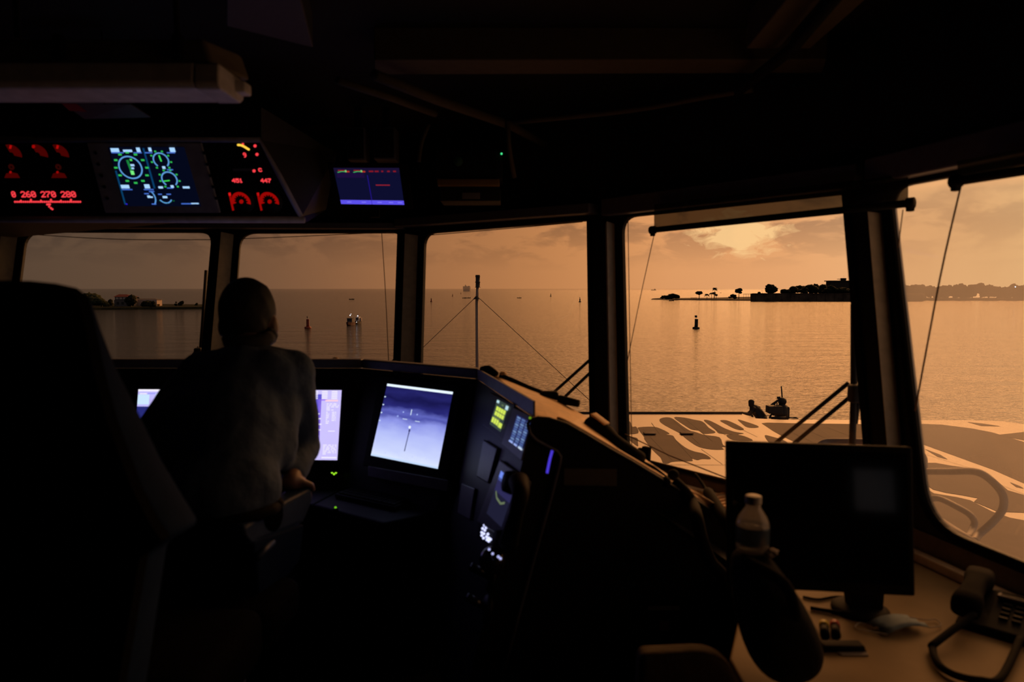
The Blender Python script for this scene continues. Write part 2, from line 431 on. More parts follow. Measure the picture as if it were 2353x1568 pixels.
rail(2, .02, 1.33, 2.03, 2.12, .07, 8, M_greyp)
rail(3, .02, 2.2, 2.035, 2.13, .07, 9, M_greyp)
for i, s0, s1, k in ((2, .06, 1.33, 16), (3, .04, 2.1, 17)):
    mb = MB(); mb.hexa([sz(i, s0, .838, -.003), sz(i, s1, .838, -.003), sz(i, s1, .755, -.003), sz(i, s0, .755, -.003)], [sz(i, s0, .838, -.012), sz(i, s1, .838, -.012), sz(i, s1, .755, -.012), sz(i, s0, .755, -.012)], M_beige); struct(mb.build('trim_%d' % k))
# floor, ceiling, back and left walls with an aft window
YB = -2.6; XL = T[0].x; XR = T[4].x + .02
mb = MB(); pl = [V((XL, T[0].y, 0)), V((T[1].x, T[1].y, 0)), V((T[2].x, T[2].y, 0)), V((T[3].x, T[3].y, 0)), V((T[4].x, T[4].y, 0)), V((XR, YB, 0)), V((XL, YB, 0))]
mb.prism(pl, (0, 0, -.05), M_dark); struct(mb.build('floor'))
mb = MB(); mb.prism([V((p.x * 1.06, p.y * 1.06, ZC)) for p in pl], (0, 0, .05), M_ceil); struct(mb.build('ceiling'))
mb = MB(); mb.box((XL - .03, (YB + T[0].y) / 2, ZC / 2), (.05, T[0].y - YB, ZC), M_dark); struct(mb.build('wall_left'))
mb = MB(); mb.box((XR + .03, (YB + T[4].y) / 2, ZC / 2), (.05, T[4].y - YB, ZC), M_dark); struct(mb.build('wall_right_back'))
# aft wall with one window that the switched-off monitor mirrors
bm = bmesh.new(); AW = (1.235, 1.56, 1.07, 1.436)
eds = []
for lp in ([(XL, 0), (XR, 0), (XR, ZC), (XL, ZC)], [(AW[0], AW[2]), (AW[1], AW[2]), (AW[1], AW[3]), (AW[0], AW[3])]):
    vs = [bm.verts.new((x, YB, z)) for x, z in lp]; eds += [bm.edges.new((vs[q], vs[(q + 1) % 4])) for q in range(4)]
bmesh.ops.triangle_fill(bm, use_beauty=True, edges=eds, normal=(0, -1, 0))
me = bpy.data.meshes.new('wall_back'); bm.to_mesh(me); bm.free(); me.materials.append(M_dark)
o = bpy.data.objects.new('wall_back', me); COL.objects.link(o); struct(o)
mb = MB(); cx = (AW[0] + AW[1]) / 2; cz = (AW[2] + AW[3]) / 2
for c, s_ in (((cx, YB, AW[2]), (AW[1] - AW[0] + .06, .06, .03)), ((cx, YB, AW[3]), (AW[1] - AW[0] + .06, .06, .03)), ((AW[0], YB, cz), (.03, .06, AW[3] - AW[2])), ((AW[1], YB, cz), (.03, .06, AW[3] - AW[2]))): mb.box(c, s_, M_rubber)
fr = struct(mb.build('window_6')); pg = MB(); pg.poly([V((AW[0], YB, AW[2])), V((AW[1], YB, AW[2])), V((AW[1], YB, AW[3])), V((AW[0], YB, AW[3]))], M_glass); pg.build('pane', fr, fix=False)
# deck-head beams
def beam(pts, h, k, m=M_beam):
    mb = MB(); mb.prism([p for p in pts], (0, 0, h), m); struct(bevel(mb.build('trim_%d' % k), .005))
zb = 2.50
beam([PZ(860, 172, zb), PZ(1890, 168, zb), PZ(1900, 138, zb), PZ(860, 138, zb)], ZC - zb, 10)
beam([PZ(1715, 112, zb), PZ(1790, 112, zb), PZ(1895, -10, zb), PZ(1815, -10, zb)], ZC - zb, 11)
beam([PZ(1815, 112, zb), PZ(1862, 112, zb), PZ(2000, -10, zb), PZ(1920, -10, zb)], ZC - zb, 12)
beam([PZ(520, 60, zb), PZ(720, 110, zb), PZ(690, -10, zb), PZ(520, -10, zb)], ZC - zb, 13, mat('plate_paint', (.05, .05, .055), .6))


# ------------------------------------------------------------------ sea and land
ZSEA = CAM.z - 15.0
def SEA(px, py): return PZ(px, py, ZSEA)
mb = MB(); mb.poly([V((-60000, 4, ZSEA)), V((60000, 4, ZSEA)), V((60000, 60000, ZSEA)), V((-60000, 60000, ZSEA))], sea_mat())
struct(mb.build('sea', origin=(0, 4, ZSEA)))

def land(name, pts, h, m, label=None):
    """low ground: shore outline on the water, raised to h"""
    mb = MB(); c = sum(pts, V((0, 0, 0))) / len(pts)
    up = [p + (c - p) * .04 + V((0, 0, h)) for p in pts]
    n = len(pts); mb.add([p + V((0, 0, -.3)) for p in pts] + up, [list(range(n, 2 * n))] + [(i, (i + 1) % n, n + (i + 1) % n, n + i) for i in range(n)], m)
    return struct(mb.build(name))
def tree(loc, w, h, label, lumps=9, m=M_leaf, trunk=.35, group='trees on the far shores', seed=0, flat=1.0):
    rnd = random.Random(seed); loc = V(loc); h *= 1.28
    t = thing('tree', loc, label, 'tree', group)
    mb = MB(); mb.tube([loc + V((0, 0, -.2)), loc + V((w * .03, 0, h * trunk)), loc + V((0, 0, h * .75))], [w * .05, w * .04, w * .015], M_outdark, seg=6); mb.build('trunk', t)
    mb = MB()
    for k in range(lumps):
        a = rnd.uniform(0, 2 * PI); r = rnd.uniform(0, .36) * w
        z = h * (trunk + .12) + rnd.uniform(0, 1) * h * (.72 - trunk) * (1 - r / w * 1.1) + h * .06
        mb.ball(loc + V((r * math.cos(a), r * math.sin(a) * .7, z)), w * rnd.uniform(.17, .27), m, seg=3, sc=(1, 1, .75 * flat * min(1.2, h / w + .35)), jag=.55, nf=2.6, seed=seed + k)
    mb.build('foliage', t, fix=False); return t
def palm(loc, h, label, seed, spread=3.6):
    rnd = random.Random(seed); loc = V(loc); t = thing('palm_tree', loc, label, 'palm tree', 'palms on the sand spit')
    top = loc + V((rnd.uniform(-.6, .6), 0, h)); mb = MB(); mb.tube([loc + V((0, 0, -.2)), loc.lerp(top, .5) + V((.3, 0, 0)), top], [.35, .28, .2], M_outdark, seg=6, spline=4); mb.build('trunk', t)
    for k in range(18):
        a = 2 * PI * k / 18 + rnd.uniform(-.2, .2); L_ = spread * rnd.uniform(.8, 1.1); up = rnd.uniform(.1, .9)
        f = MB(); rows = []
        for q in range(7):
            u = q / 6; c = top + V((math.cos(a) * L_ * u, math.sin(a) * L_ * u, L_ * (up * u - 1.15 * u * u)))
            wd = .85 * math.sin(PI * min(1, u * .9 + .12)) ; s_ = V((-math.sin(a), math.cos(a), 0)) * wd
            rows.append([c - s_ - V((0, 0, wd * .7)), c, c + s_ - V((0, 0, wd * .7))])
        f.loft(rows, M_leaf, smooth=False); f.build('frond', t, fix=False)
    return t

# --- left shore
pts = [SEA(-60, 717), SEA(120, 714), SEA(230, 712.5), SEA(330, 711.5), SEA(420, 711), SEA(473, 710.5), SEA(520, 710), SEA(520, 704), SEA(420, 703.5), SEA(330, 702), SEA(120, 701), SEA(-60, 702)]
land('shore_left', pts, 1.6, M_leaf)
def ground(px, Y, h=0): d = ray(px, 700); p = CAM + d * (Y / d.y); return V((p.x, p.y, ZSEA + h))
def px2(px, py, Y): return PY(px, py, Y)
YL = SEA(330, 709).y
# boat-house with red hipped roof
def bbox(mb, px0, px1, py0, py1, Y, dep, m):
    a = PY(px0, py1, Y); b = PY(px1, py0, Y)
    mb.box(((a.x + b.x) / 2, Y + dep / 2, (a.z + b.z) / 2), (abs(b.x - a.x), dep, abs(b.z - a.z)), m); return mb
Y0 = YL
h_ = thing('house', ground(282, Y0), 'grey two storey shore house with hipped red roof', 'house')
m_ = bbox(MB(), 263, 301, 689.5, 712, Y0, 9, M_wallg); WL = m_.build('wall', h_)
for q in range(4): bbox(MB(), 266 + q * 8.5, 272 + q * 8.5, 683.5, 688, Y0 - .15, .3, M_wallw).build('window', WL)
for q in range(3): bbox(MB(), 268 + q * 11, 273 + q * 11, 694, 700, Y0 - .15, .3, M_outdark).build('window', WL)
m_ = bbox(MB(), 264, 300, 682.5, 690, Y0, 9, M_wallg); m_.build('upper_storey', h_)
a, b = PY(261, 682.5, Y0), PY(303, 682.5, Y0); t0, t1 = PY(273, 676.5, Y0 + 4.5), PY(291, 676.8, Y0 + 4.5)
m_ = MB(); m_.add([a + V((0, -.6, 0)), b + V((0, -.6, 0)), b + V((0, 10, 0)), a + V((0, 10, 0)), t0, t1], [(0, 1, 5, 4), (1, 2, 5), (2, 3, 4, 5), (3, 0, 4), (3, 2, 1, 0)], M_roof); m_.build('roof', h_)
h_ = thing('house', ground(340, Y0 + 4), 'long pale low house beside the red roofed house', 'house')
bbox(MB(), 304, 360, 689, 711, Y0 + 11, 8, M_wallw).build('wall', h_)
a = PY(301, 689.3, Y0 + 11); b = PY(362, 689.3, Y0 + 11); r0 = PY(304, 686.2, Y0 + 15); r1 = PY(357, 686.2, Y0 + 15)
m_ = MB(); m_.add([a, b, b + V((0, 8, 0)), a + V((0, 8, 0)), r0, r1], [(0, 1, 5, 4), (1, 2, 5), (2, 3, 4, 5), (3, 0, 4), (3, 2, 1, 0)], M_wallg); m_.build('roof', h_)
s_ = thing('signboard', ground(364, Y0), 'small orange square board at the end of the pale house', 'sign')
bbox(MB(), 361, 367, 699, 704.3, Y0, .4, M_orange).build('board', s_); m_ = MB(); g = ground(364, Y0 + .2, 1); m_.tube([g, PY(364, 703, Y0 + .2)], .15, M_outdark); m_.build('post', s_)
for q, (px, w, h, lab, lum, ml) in enumerate([(205, 26, 8.5, 'broad dark tree left of the red roofed house beside the chair', 14, M_leaf2), (232, 16, 6.5, 'rounded bush left of the red roofed house', 9, M_leaf2), (254, 8, 5, 'small bush against the left end of the red roofed house', 7, M_leaf),
        (299, 13, 8, 'large dark tree in front of the red roofed house', 12, M_leaf), (316, 9, 6, 'dark tree between the two shore houses', 8, M_leaf), (336, 12, 5, 'low dark tree in front of the pale house', 9, M_leaf), (352, 8, 4.6, 'bush below the right end of the pale house', 7, M_leaf),
        (404, 4, 4, 'small bush left of the round bush on the causeway', 6, M_leaf), (417, 6.5, 4.8, 'round bush on the low causeway', 8, M_leaf), (452, 5, 2.6, 'low bush at the window bar end of the causeway', 6, M_leaf)]):
    tree(ground(px, Y0 + (26, -6, 16, -7, 26, -8, -18, 12, 18, 26)[q], 0), w * .82, h, lab, lum, ml, .15, seed=q + 1)
for q, px in enumerate((437, 453)):
    l_ = thing('lamp_post', ground(px, Y0 + 14), ['lit lamp post left of the low causeway bush', 'lit lamp post at the end of the causeway'][q], 'lamp post', 'causeway lamps')
    g = ground(px, Y0 + 14); t = PY(px, 705, Y0 + 14); m_ = MB(); m_.tube([g, t], .08, M_outdark, seg=6); m_.build('pole', l_); m_ = MB(); m_.ball(t, .28, em(255, 225, 170, 1.0), seg=2); m_.build('lamp', l_)

# --- right shore: sand spit, sea wall and buildings
land('shore_spit', [SEA(1494, 688.5), SEA(1560, 689.8), SEA(1620, 690.5), SEA(1700, 691.3), SEA(1735, 691.6), SEA(1735, 684), SEA(1690, 684.5), SEA(1640, 686.5), SEA(1560, 687.2), SEA(1510, 687.2)], 1.3, M_sand)
YR = SEA(1650, 690).y + 12
for q, (px, w, h, lab, lum, tr, dy) in enumerate([(1522, 7, 3.6, 'small bush at the seaward tip of the sand spit', 6, .1, -13), (1541, 19, 5.6, 'wide low thicket near the tip of the sand spit', 16, .08, -1), (1553, 11, 5, 'right hand lobe of bush joined to the spit thicket', 9, .08, 19),
        (1606, 10.5, 8, 'umbrella shaped tree left of the palms', 12, .5, 2), (1697, 10, 12.5, 'leaning feathery tree between the palms and the sea wall', 11, .35, 4), (1686, 10, 5.5, 'low bush left of the feathery tree', 8, .1, -8), (1676, 6, 3, 'tiny bush on the spit right of the palms', 5, .1, 3)]):
    tree(ground(px, YR + dy, 1), w, h, lab, lum, M_leaf, tr, seed=q + 31, flat=.8)
for q, (px, h, lab, sp) in enumerate([(1641.5, 13.2, 'tall palm rising above the palm clump', 3.6), (1634, 7.5, 'middle palm of the clump on the spit', 3.4), (1624, 6.2, 'shorter palm at the left of the clump', 3.2), (1640, 8, 'right palm of the clump under the tall palm', 3.3), (1645, 6, 'smallest palm at the right foot of the tall palm', 2.6)]):
    palm(ground(px, YR + (0, 7, -4, 14, -8)[q], .8), h * 1.12, lab, q + 5, sp * 1.15)
def hut(px0, px1, pyr, Y, lab, posts):
    h_ = thing('beach_hut', ground((px0 + px1) / 2, Y, 1), lab, 'hut', 'open huts on the spit'); a = PY(px0, pyr, Y); b = PY(px1, pyr, Y)
    m_ = MB(); m_.box(((a.x + b.x) / 2, Y, a.z), (b.x - a.x, 4, .45), M_outdark); m_.build('roof', h_)
    for k_ in range(posts):
        x = a.x + (b.x - a.x) * (k_ + .2) / (posts - .6); m_ = MB(); m_.tube([V((x, Y, a.z)), V((x, Y, ZSEA + .8))], .16, M_outdark, seg=6); m_.build('post', h_)
hut(1588, 1601, 684.8, YR, 'flat roofed open hut beside the umbrella tree', 3)
hut(1708, 1731, 676.2, YR + 6, 'long open shelter beside the corner of the sea wall', 5)
# fort-like sea wall
YW = SEA(1740, 693).y
a, b = PY(1728, 693.4, YW), PY(2010, 694.3, YW)
m_ = MB(); t = [PY(1728, 675, YW), PY(2010, 674.3, YW)]
m_.hexa([V((a.x, YW, ZSEA - .3)), V((b.x, YW, ZSEA - .3)), V((b.x, YW + 5, ZSEA - .3)), V((a.x, YW + 5, ZSEA - .3))], [t[0], t[1], V((t[1].x, YW + 5, t[1].z)), V((t[0].x, YW + 5, t[0].z))], M_stone)
for q in range(14): # buttress shading ribs are part of the masonry
    x = a.x + (b.x - a.x) * (q + .4) / 14; m_.box((x, YW - .2, (t[0].z + ZSEA) / 2), (.5, .5, t[0].z - ZSEA - .6), M_stone)
m_.box(((a.x + b.x) / 2, YW - .15, t[0].z + .05), (b.x - a.x, .8, .5), M_stone)
struct(m_.build('sea_wall'))
m_ = MB(); y0_, y1_ = YW + 6, YW + 164; k_ = y1_ / y0_ * 1.01; m_.prism([V((a.x + 6, y0_, ZSEA - .3)), V((b.x + 60, y0_, ZSEA - .3)), V((b.x + 160, y1_, ZSEA - .3)), V(((a.x + 6) * k_, y1_, ZSEA - .3))], (0, 0, t[0].z - ZSEA - .3), M_leaf); struct(m_.build('shore_right'))
def gz(px, Y, h): p = ground(px, Y); return V((p.x, p.y, t[0].z + h))
for q, (px, w, h, lab, lum, dy) in enumerate([(1770, 15, 8.6, 'big round tree standing alone on the sea wall', 16, 14), (1803, 13, 4.4, 'low bush right of the big round tree on the sea wall', 9, 16), (1820, 17, 6.2, 'tree in the low part of the skyline grove', 12, 34), (1839, 18, 7.6, 'tree rising in the middle of the skyline grove', 12, 52),
        (1858, 19, 8.2, 'bushy tree left of the small grove gap', 13, 34), (1874, 17, 8.6, 'tree in the denser half of the grove', 12, 72), (1890, 19, 9.4, 'tallest tree of the grove left of the concrete building', 14, 50), (1907, 17, 6.6, 'dark tree in front of the concrete building', 12, 26), (1932, 20, 5.6, 'low hedge like tree below the concrete building', 12, 22),
        (1849, 13, 5.2, 'short tree at the front of the skyline grove', 9, 15), (1743, 6, 2.0, 'tiny bush on the corner of the sea wall', 5, 10)]):
    tree(gz(px, YW + dy, -.4), w, h, lab, lum, M_leaf, .06, seed=q + 60, group='trees on the sea wall')
p_ = thing('lamp_post', gz(1751, YW + 12, -.4), 'thin unlit lamp post on the sea wall beside the round tree', 'lamp post'); m_ = MB(); q0 = gz(1751, YW + 12, -.4); q1 = PY(1751, 667.5, YW + 12); m_.tube([q0, q1], .1, M_outdark, seg=6); m_.build('pole', p_); m_ = MB(); m_.box(q1, (.8, .3, .15), M_outdark); m_.build('lamp_head', p_)
# concrete building with balconies
Yb = YW + 132
b_ = thing('building', gz(1930, Yb, -.4), 'half seen flat roofed concrete building above the trees', 'building')
M_conc = mat('dark_concrete', (.07, .052, .04), .9, spec=.1)
bbox(MB(), 1908, 2010, 646.5, 676, Yb, 14, M_conc).build('wall', b_)
bbox(MB(), 1906, 2011, 645, 647, Yb - 1, 16, M_conc).build('roof_slab', b_)
bbox(MB(), 1935, 1944.5, 639.5, 645.5, Yb + 3, 5, M_conc).build('tower', b_); bbox(MB(), 1928, 1946, 641.2, 642.2, Yb + 2.4, 6, M_conc).build('tower_roof', b_)
m_ = MB(); m_.tube([PY(1929.5, 641.5, Yb + 3), PY(1929.5, 646, Yb + 3)], .12, M_conc, seg=6); m_.build('pillar', b_)
m_ = MB(); m_.tube([PY(1939, 640, Yb + 4), PY(1939, 633, Yb + 4)], .06, M_conc, seg=5); m_.build('aerial', b_)
for q, (y0, y1) in enumerate(((650, 651), (655.5, 656.5))):
    m_ = bbox(MB(), 1901, 1909, y0, y1, Yb - .5, 4, M_conc)
    for px in (1901.6, 1905): m_.tube([PY(px, y1, Yb), PY(px, y1 - 5, Yb)], .12, M_conc, seg=5)
    m_.build('balcony', b_)
# far treeline seen through the hazed pane
YF = SEA(2200, 691).y + 10
land('shore_far_right', [V((ground(1990, YF - 6).x, YF - 6, ZSEA)), V((ground(2600, YF - 6).x, YF - 6, ZSEA)), V((ground(2600, YF + 110).x, YF + 110, ZSEA)), V((ground(1990, YF + 110).x, YF + 110, ZSEA))], 2.2, M_leaf)
for q in range(22):
    px = 1985 + q * 19; tree(ground(px, YF + 8 + (q % 3) * 24, 1.8), 20, 13.0 + (q * 7 % 5) * .5, 'tree of the dim far shore beyond the hazed side pane', 9, M_leaf, .08, group='trees of the dim far shore', seed=q + 100)
l_ = thing('lamp_post', ground(2333, YF - 2, 2), 'bright white lamp on the dim far shore', 'lamp post'); m_ = MB(); q1 = PY(2333, 659.5, YF - 2); m_.tube([ground(2333, YF - 2, 1.5), q1], .15, M_outdark, seg=6); m_.build('pole', l_); m_ = MB(); m_.ball(q1, .8, em(225, 240, 255, 3.0), seg=2); m_.build('lamp', l_)

# ------------------------------------------------------------------ buoys and boats
def buoy(px, pyb, pyt, label, m, tower=True, grp='channel buoys'):
    p = SEA(px, pyb); sc = p.y / FPX; hgt = (pyb - pyt) * sc; b_ = thing('buoy', p, label, 'buoy', grp)
    m_ = MB(); m_.lathe(p, [(hgt * .24, -.3), (hgt * .26, .02 * hgt), (hgt * .26, .1 * hgt), (hgt * .22, .14 * hgt)], m, 18); m_.build('float', b_)
    m_ = MB(); m_.lathe(p, [(hgt * .13, .14 * hgt), (hgt * .115, .3 * hgt), (hgt * .11, .7 * hgt), (hgt * .12, .73 * hgt)], m, 14)
    m_.box(p + V((hgt * .09, -hgt * .05, .45 * hgt)), (hgt * .05, hgt * .05, .55 * hgt), m); m_.build('tower', b_)
    m_ = MB(); m_.tube([p + V((-hgt * .03, 0, .72 * hgt)), p + V((-hgt * .03, 0, .86 * hgt))], hgt * .012, M_outdark, seg=6); m_.build('lantern_stem', b_)
    m_ = MB()
    if tower: m_.box(p + V((-hgt * .03, 0, .92 * hgt)), (hgt * .15, hgt * .15, hgt * .16), m, bev=hgt * .01)
    else: m_.lathe(p + V((-hgt * .03, 0, .84 * hgt)), [(hgt * .04, 0), (hgt * .035, .08 * hgt), (hgt * .01, .14 * hgt)], M_outdark, 8)
    m_.build('topmark', b_); return b_
buoy(707.5, 755, 726, 'red pillar buoy left of the two lit boats', M_redb, False)
buoy(1599.5, 756, 725, 'black pillar buoy with square topmark nearest the ship', M_outdark)
buoy(1332.5, 694.5, 683.5, 'small dark buoy close beside the window bar', M_outdark)
buoy(1265.5, 681.5, 674.5, 'tiny dark buoy between the light mast and the window bar', M_outdark)
buoy(991, 693.5, 683.5, 'small red buoy left of the light mast', M_redb, False)
buoy(1040, 681, 675, 'tiny red buoy below the cruise ship', M_redb, False)
buoy(1059, 675.5, 671.5, 'tiniest red buoy just below the cruise ship hull', M_redb, False)
M_boat = mat('dark_red_hull', (.10, .022, .014), .5)
def launch(px, py, L_, Wd, label, two):
    p = SEA(px, py); b_ = thing('launch_boat', p, label, 'boat', 'lit launches')
    m_ = MB(); sec = []
    for y, w, h0, h1 in ((-L_ / 2, .15, .4, 1.5), (-L_ * .3, .7, .1, 1.25), (0, 1, -.2, 1.1), (L_ / 2, .95, -.2, 1.05)):
        sec.append([p + V((-Wd / 2 * w, y, h1)), p + V((-Wd / 2 * w * .78, y, h0)), p + V((Wd / 2 * w * .78, y, h0)), p + V((Wd / 2 * w, y, h1))])
    m_.loft(sec, M_outdark if not two else M_boat, close=True, cap=True, smooth=False); m_.build('hull', b_)
    M_c = M_wallg if two else M_white
    m_ = MB(); m_.box(p + V((0, L_ * .08, 1.9)), (Wd * .66, L_ * .42, 1.7), M_c, bev=.1); CB = m_.build('cabin', b_)
    m_ = MB()
    for k_ in (-1, 0, 1): m_.box(p + V((k_ * Wd * .2, L_ * .08 - L_ * .212, 2.15)), (Wd * .17, .08, .7), M_screenoff)
    m_.build('windscreen', CB)
    m_ = MB(); m_.box(p + V((0, L_ * .1, 2.85)), (Wd * .8, L_ * .5, .14), M_c); m_.tube([p + V((0, L_ * .1, 2.8)), p + V((0, L_ * .1, 4.2))], .06, M_outdark, seg=6); m_.build('roof', b_)
    m_ = MB(); m_.ball(p + V((0, L_ * .1 - .4, 4.0 if two else 3.4)), .22, em(235, 238, 255, 3), seg=2); m_.build('mast_light', b_)
    return b_, p
b_, p = launch(804.5, 747.5, 8, 3.1, 'dark red launch with two mast lights, left of the lit pair', True)
m_ = MB(); m_.ball(p + V((.35, .4, 4.55)), .14, em(235, 238, 255, 2), seg=2); m_.build('upper_light', b_)
b_, p = launch(822, 744.6, 7, 2.0, 'smaller pale launch at the right of the lit pair', False)
m_ = MB(); m_.ball(p + V((.25, -3.3, .9)), .14, em(235, 245, 255, 2.5), seg=2); m_.build('bow_light', b_); m_ = MB(); m_.box(p + V((1.0, 1, 1.8)), (.9, 1.2, 1.5), M_wallw, bev=.1); m_.build('awning', b_)
def skiff(px, py, L_, label, m=M_outdark):
    p = SEA(px, py); b_ = thing('skiff', p, label, 'boat', 'distant skiffs'); m_ = MB()
    m_.loft([[p + V((x * L_ / 2, -w, .7 + .5 * abs(x) ** 3)), p + V((x * L_ / 2, 0, -.1)), p + V((x * L_ / 2, w, .7 + .5 * abs(x) ** 3))] for x, w in ((-1, .1), (-.6, .8), (0, 1), (.7, .9), (1, .8))], m, smooth=False); m_.build('hull', b_)
    m_ = MB(); m_.box(p + V((L_ * .1, 0, 1.2)), (.6, .5, 1.0), m); m_.build('wheel_stand', b_)
for x, y, l_, la in ((808, 688.5, 7, 'far skiff straight above the lit launches'), (1075, 685.4, 9, 'long low skiff just left of the light mast'), (1066, 685.6, 5, 'short skiff left of the long skiff by the mast'), (1193, 685.3, 7, 'far skiff right of the light mast'), (1543, 692.2, 6, 'skiff close below the tip of the sand spit'), (1656, 673.5, 6, 'speck of a skiff beyond the palms')): skiff(x, y, l_, la)
# cruise ship and a freighter on the horizon
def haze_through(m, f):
    """distance haze put into the paint itself: part of the sky behind shows through"""
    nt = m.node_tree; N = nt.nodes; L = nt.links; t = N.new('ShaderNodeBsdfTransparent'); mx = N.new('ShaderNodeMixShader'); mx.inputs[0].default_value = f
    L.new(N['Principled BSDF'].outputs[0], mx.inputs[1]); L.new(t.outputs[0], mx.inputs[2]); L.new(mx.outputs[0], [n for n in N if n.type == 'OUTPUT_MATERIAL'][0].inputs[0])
def far_ship(px0, px1, pyw, Y, label, prof, mname, col):
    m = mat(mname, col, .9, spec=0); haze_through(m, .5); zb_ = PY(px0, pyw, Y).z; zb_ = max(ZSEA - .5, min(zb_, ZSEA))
    s_ = thing('ship', V((PY((px0 + px1) / 2, 663, Y).x, Y, ZSEA)), label, 'ship'); a = PY(px0, pyw, Y); b = PY(px1, pyw, Y)
    sc = Y / FPX
    for nm, x0, x1, h0, h1, dep in prof:
        X0 = a.x + (b.x - a.x) * x0; X1 = a.x + (b.x - a.x) * x1; m_ = MB(); m_.box(((X0 + X1) / 2, Y + dep / 2, ZSEA + (h0 + h1) / 2 * sc), (X1 - X0, dep, (h1 - h0) * sc), m, bev=.08 * sc * (h1 - h0)); m_.build(nm, s_)
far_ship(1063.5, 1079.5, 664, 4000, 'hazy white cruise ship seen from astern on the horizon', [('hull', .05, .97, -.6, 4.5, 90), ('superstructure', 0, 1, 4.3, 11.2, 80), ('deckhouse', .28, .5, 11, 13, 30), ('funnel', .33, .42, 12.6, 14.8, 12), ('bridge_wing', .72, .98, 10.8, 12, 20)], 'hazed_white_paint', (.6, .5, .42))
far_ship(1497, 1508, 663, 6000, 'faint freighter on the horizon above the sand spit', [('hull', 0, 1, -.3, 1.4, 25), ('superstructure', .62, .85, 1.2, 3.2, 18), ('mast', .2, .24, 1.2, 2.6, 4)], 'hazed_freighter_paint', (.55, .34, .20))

# ------------------------------------------------------------------ foredeck of the ship
ZD = CAM.z - 4.05
def DK(px, py, up=0): return PZ(px, py, ZD + up)
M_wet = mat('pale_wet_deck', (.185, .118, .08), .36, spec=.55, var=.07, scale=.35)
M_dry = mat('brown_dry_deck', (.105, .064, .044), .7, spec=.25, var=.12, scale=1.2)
M_seam = mat('deck_seam', (.05, .03, .02), .7)
mb = MB()
edge = [DK(500, 951), DK(1340, 951), DK(1706, 951.5), DK(1737, 962), DK(1800, 965), DK(2130, 966), DK(2230, 966), DK(2300, 968.5), DK(2353, 975), DK(2700, 990)]
deck = edge + [V((16, 3.0, ZD)), V((-9, 3.0, ZD))]
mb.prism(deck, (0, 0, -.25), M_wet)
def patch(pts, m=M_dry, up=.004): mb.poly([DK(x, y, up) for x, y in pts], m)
def smoothpx(pts, n=3):
    out = []; k_ = len(pts)
    for i in range(k_):
        p0, p1, p2, p3 = pts[i - 1], pts[i], pts[(i + 1) % k_], pts[(i + 2) % k_]
        for q in range(n):
            t = q / n; out.append(tuple(.5 * (2 * p1[c] + (p2[c] - p0[c]) * t + (2 * p0[c] - 5 * p1[c] + 4 * p2[c] - p3[c]) * t * t + (3 * p1[c] - p0[c] - 3 * p2[c] + p3[c]) * t ** 3) for c in (0, 1)))
    return out
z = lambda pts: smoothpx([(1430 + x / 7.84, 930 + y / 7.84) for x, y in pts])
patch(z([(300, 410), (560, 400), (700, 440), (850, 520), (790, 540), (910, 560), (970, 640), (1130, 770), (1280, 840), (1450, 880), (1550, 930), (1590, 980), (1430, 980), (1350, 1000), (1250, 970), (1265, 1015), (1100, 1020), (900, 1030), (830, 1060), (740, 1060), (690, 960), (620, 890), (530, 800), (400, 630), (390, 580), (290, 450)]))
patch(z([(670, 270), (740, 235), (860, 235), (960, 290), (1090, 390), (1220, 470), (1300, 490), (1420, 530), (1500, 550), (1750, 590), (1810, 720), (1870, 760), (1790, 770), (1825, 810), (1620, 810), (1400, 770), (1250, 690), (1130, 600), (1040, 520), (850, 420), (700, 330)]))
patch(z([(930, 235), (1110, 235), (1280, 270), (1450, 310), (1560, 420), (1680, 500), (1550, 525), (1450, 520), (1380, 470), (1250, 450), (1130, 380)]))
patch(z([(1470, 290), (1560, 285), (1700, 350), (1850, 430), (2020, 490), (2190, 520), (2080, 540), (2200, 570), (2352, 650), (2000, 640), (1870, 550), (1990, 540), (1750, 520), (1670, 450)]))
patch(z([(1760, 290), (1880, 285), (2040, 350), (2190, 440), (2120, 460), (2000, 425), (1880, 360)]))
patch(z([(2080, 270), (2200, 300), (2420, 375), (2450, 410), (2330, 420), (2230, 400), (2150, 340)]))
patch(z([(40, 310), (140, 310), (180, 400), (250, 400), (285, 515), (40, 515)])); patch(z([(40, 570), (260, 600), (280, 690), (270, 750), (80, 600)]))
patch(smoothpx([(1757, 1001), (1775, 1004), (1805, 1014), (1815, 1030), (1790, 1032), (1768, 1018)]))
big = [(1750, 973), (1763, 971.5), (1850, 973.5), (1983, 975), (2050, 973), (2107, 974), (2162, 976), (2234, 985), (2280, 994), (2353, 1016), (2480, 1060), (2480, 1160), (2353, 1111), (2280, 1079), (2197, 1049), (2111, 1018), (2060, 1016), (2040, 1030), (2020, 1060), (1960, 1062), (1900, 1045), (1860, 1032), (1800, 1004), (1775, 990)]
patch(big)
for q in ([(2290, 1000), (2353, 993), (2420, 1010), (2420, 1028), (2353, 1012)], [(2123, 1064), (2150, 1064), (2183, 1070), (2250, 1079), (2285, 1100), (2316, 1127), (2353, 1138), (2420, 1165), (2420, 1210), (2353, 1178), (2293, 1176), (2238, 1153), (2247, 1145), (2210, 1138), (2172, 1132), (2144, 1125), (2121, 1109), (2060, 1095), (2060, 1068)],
          [(2060, 1108), (2118, 1116), (2146, 1134), (2200, 1143), (2230, 1150), (2280, 1176), (2321, 1190), (2353, 1196), (2420, 1215), (2420, 1345), (2060, 1345)], [(2125, 1032), (2160, 1045), (2178, 1056), (2155, 1050)], [(2222, 970), (2262, 974), (2300, 980), (2255, 979)], [(2320, 1108), (2345, 1118), (2353, 1123), (2335, 1119)]): patch(q, up=.006)
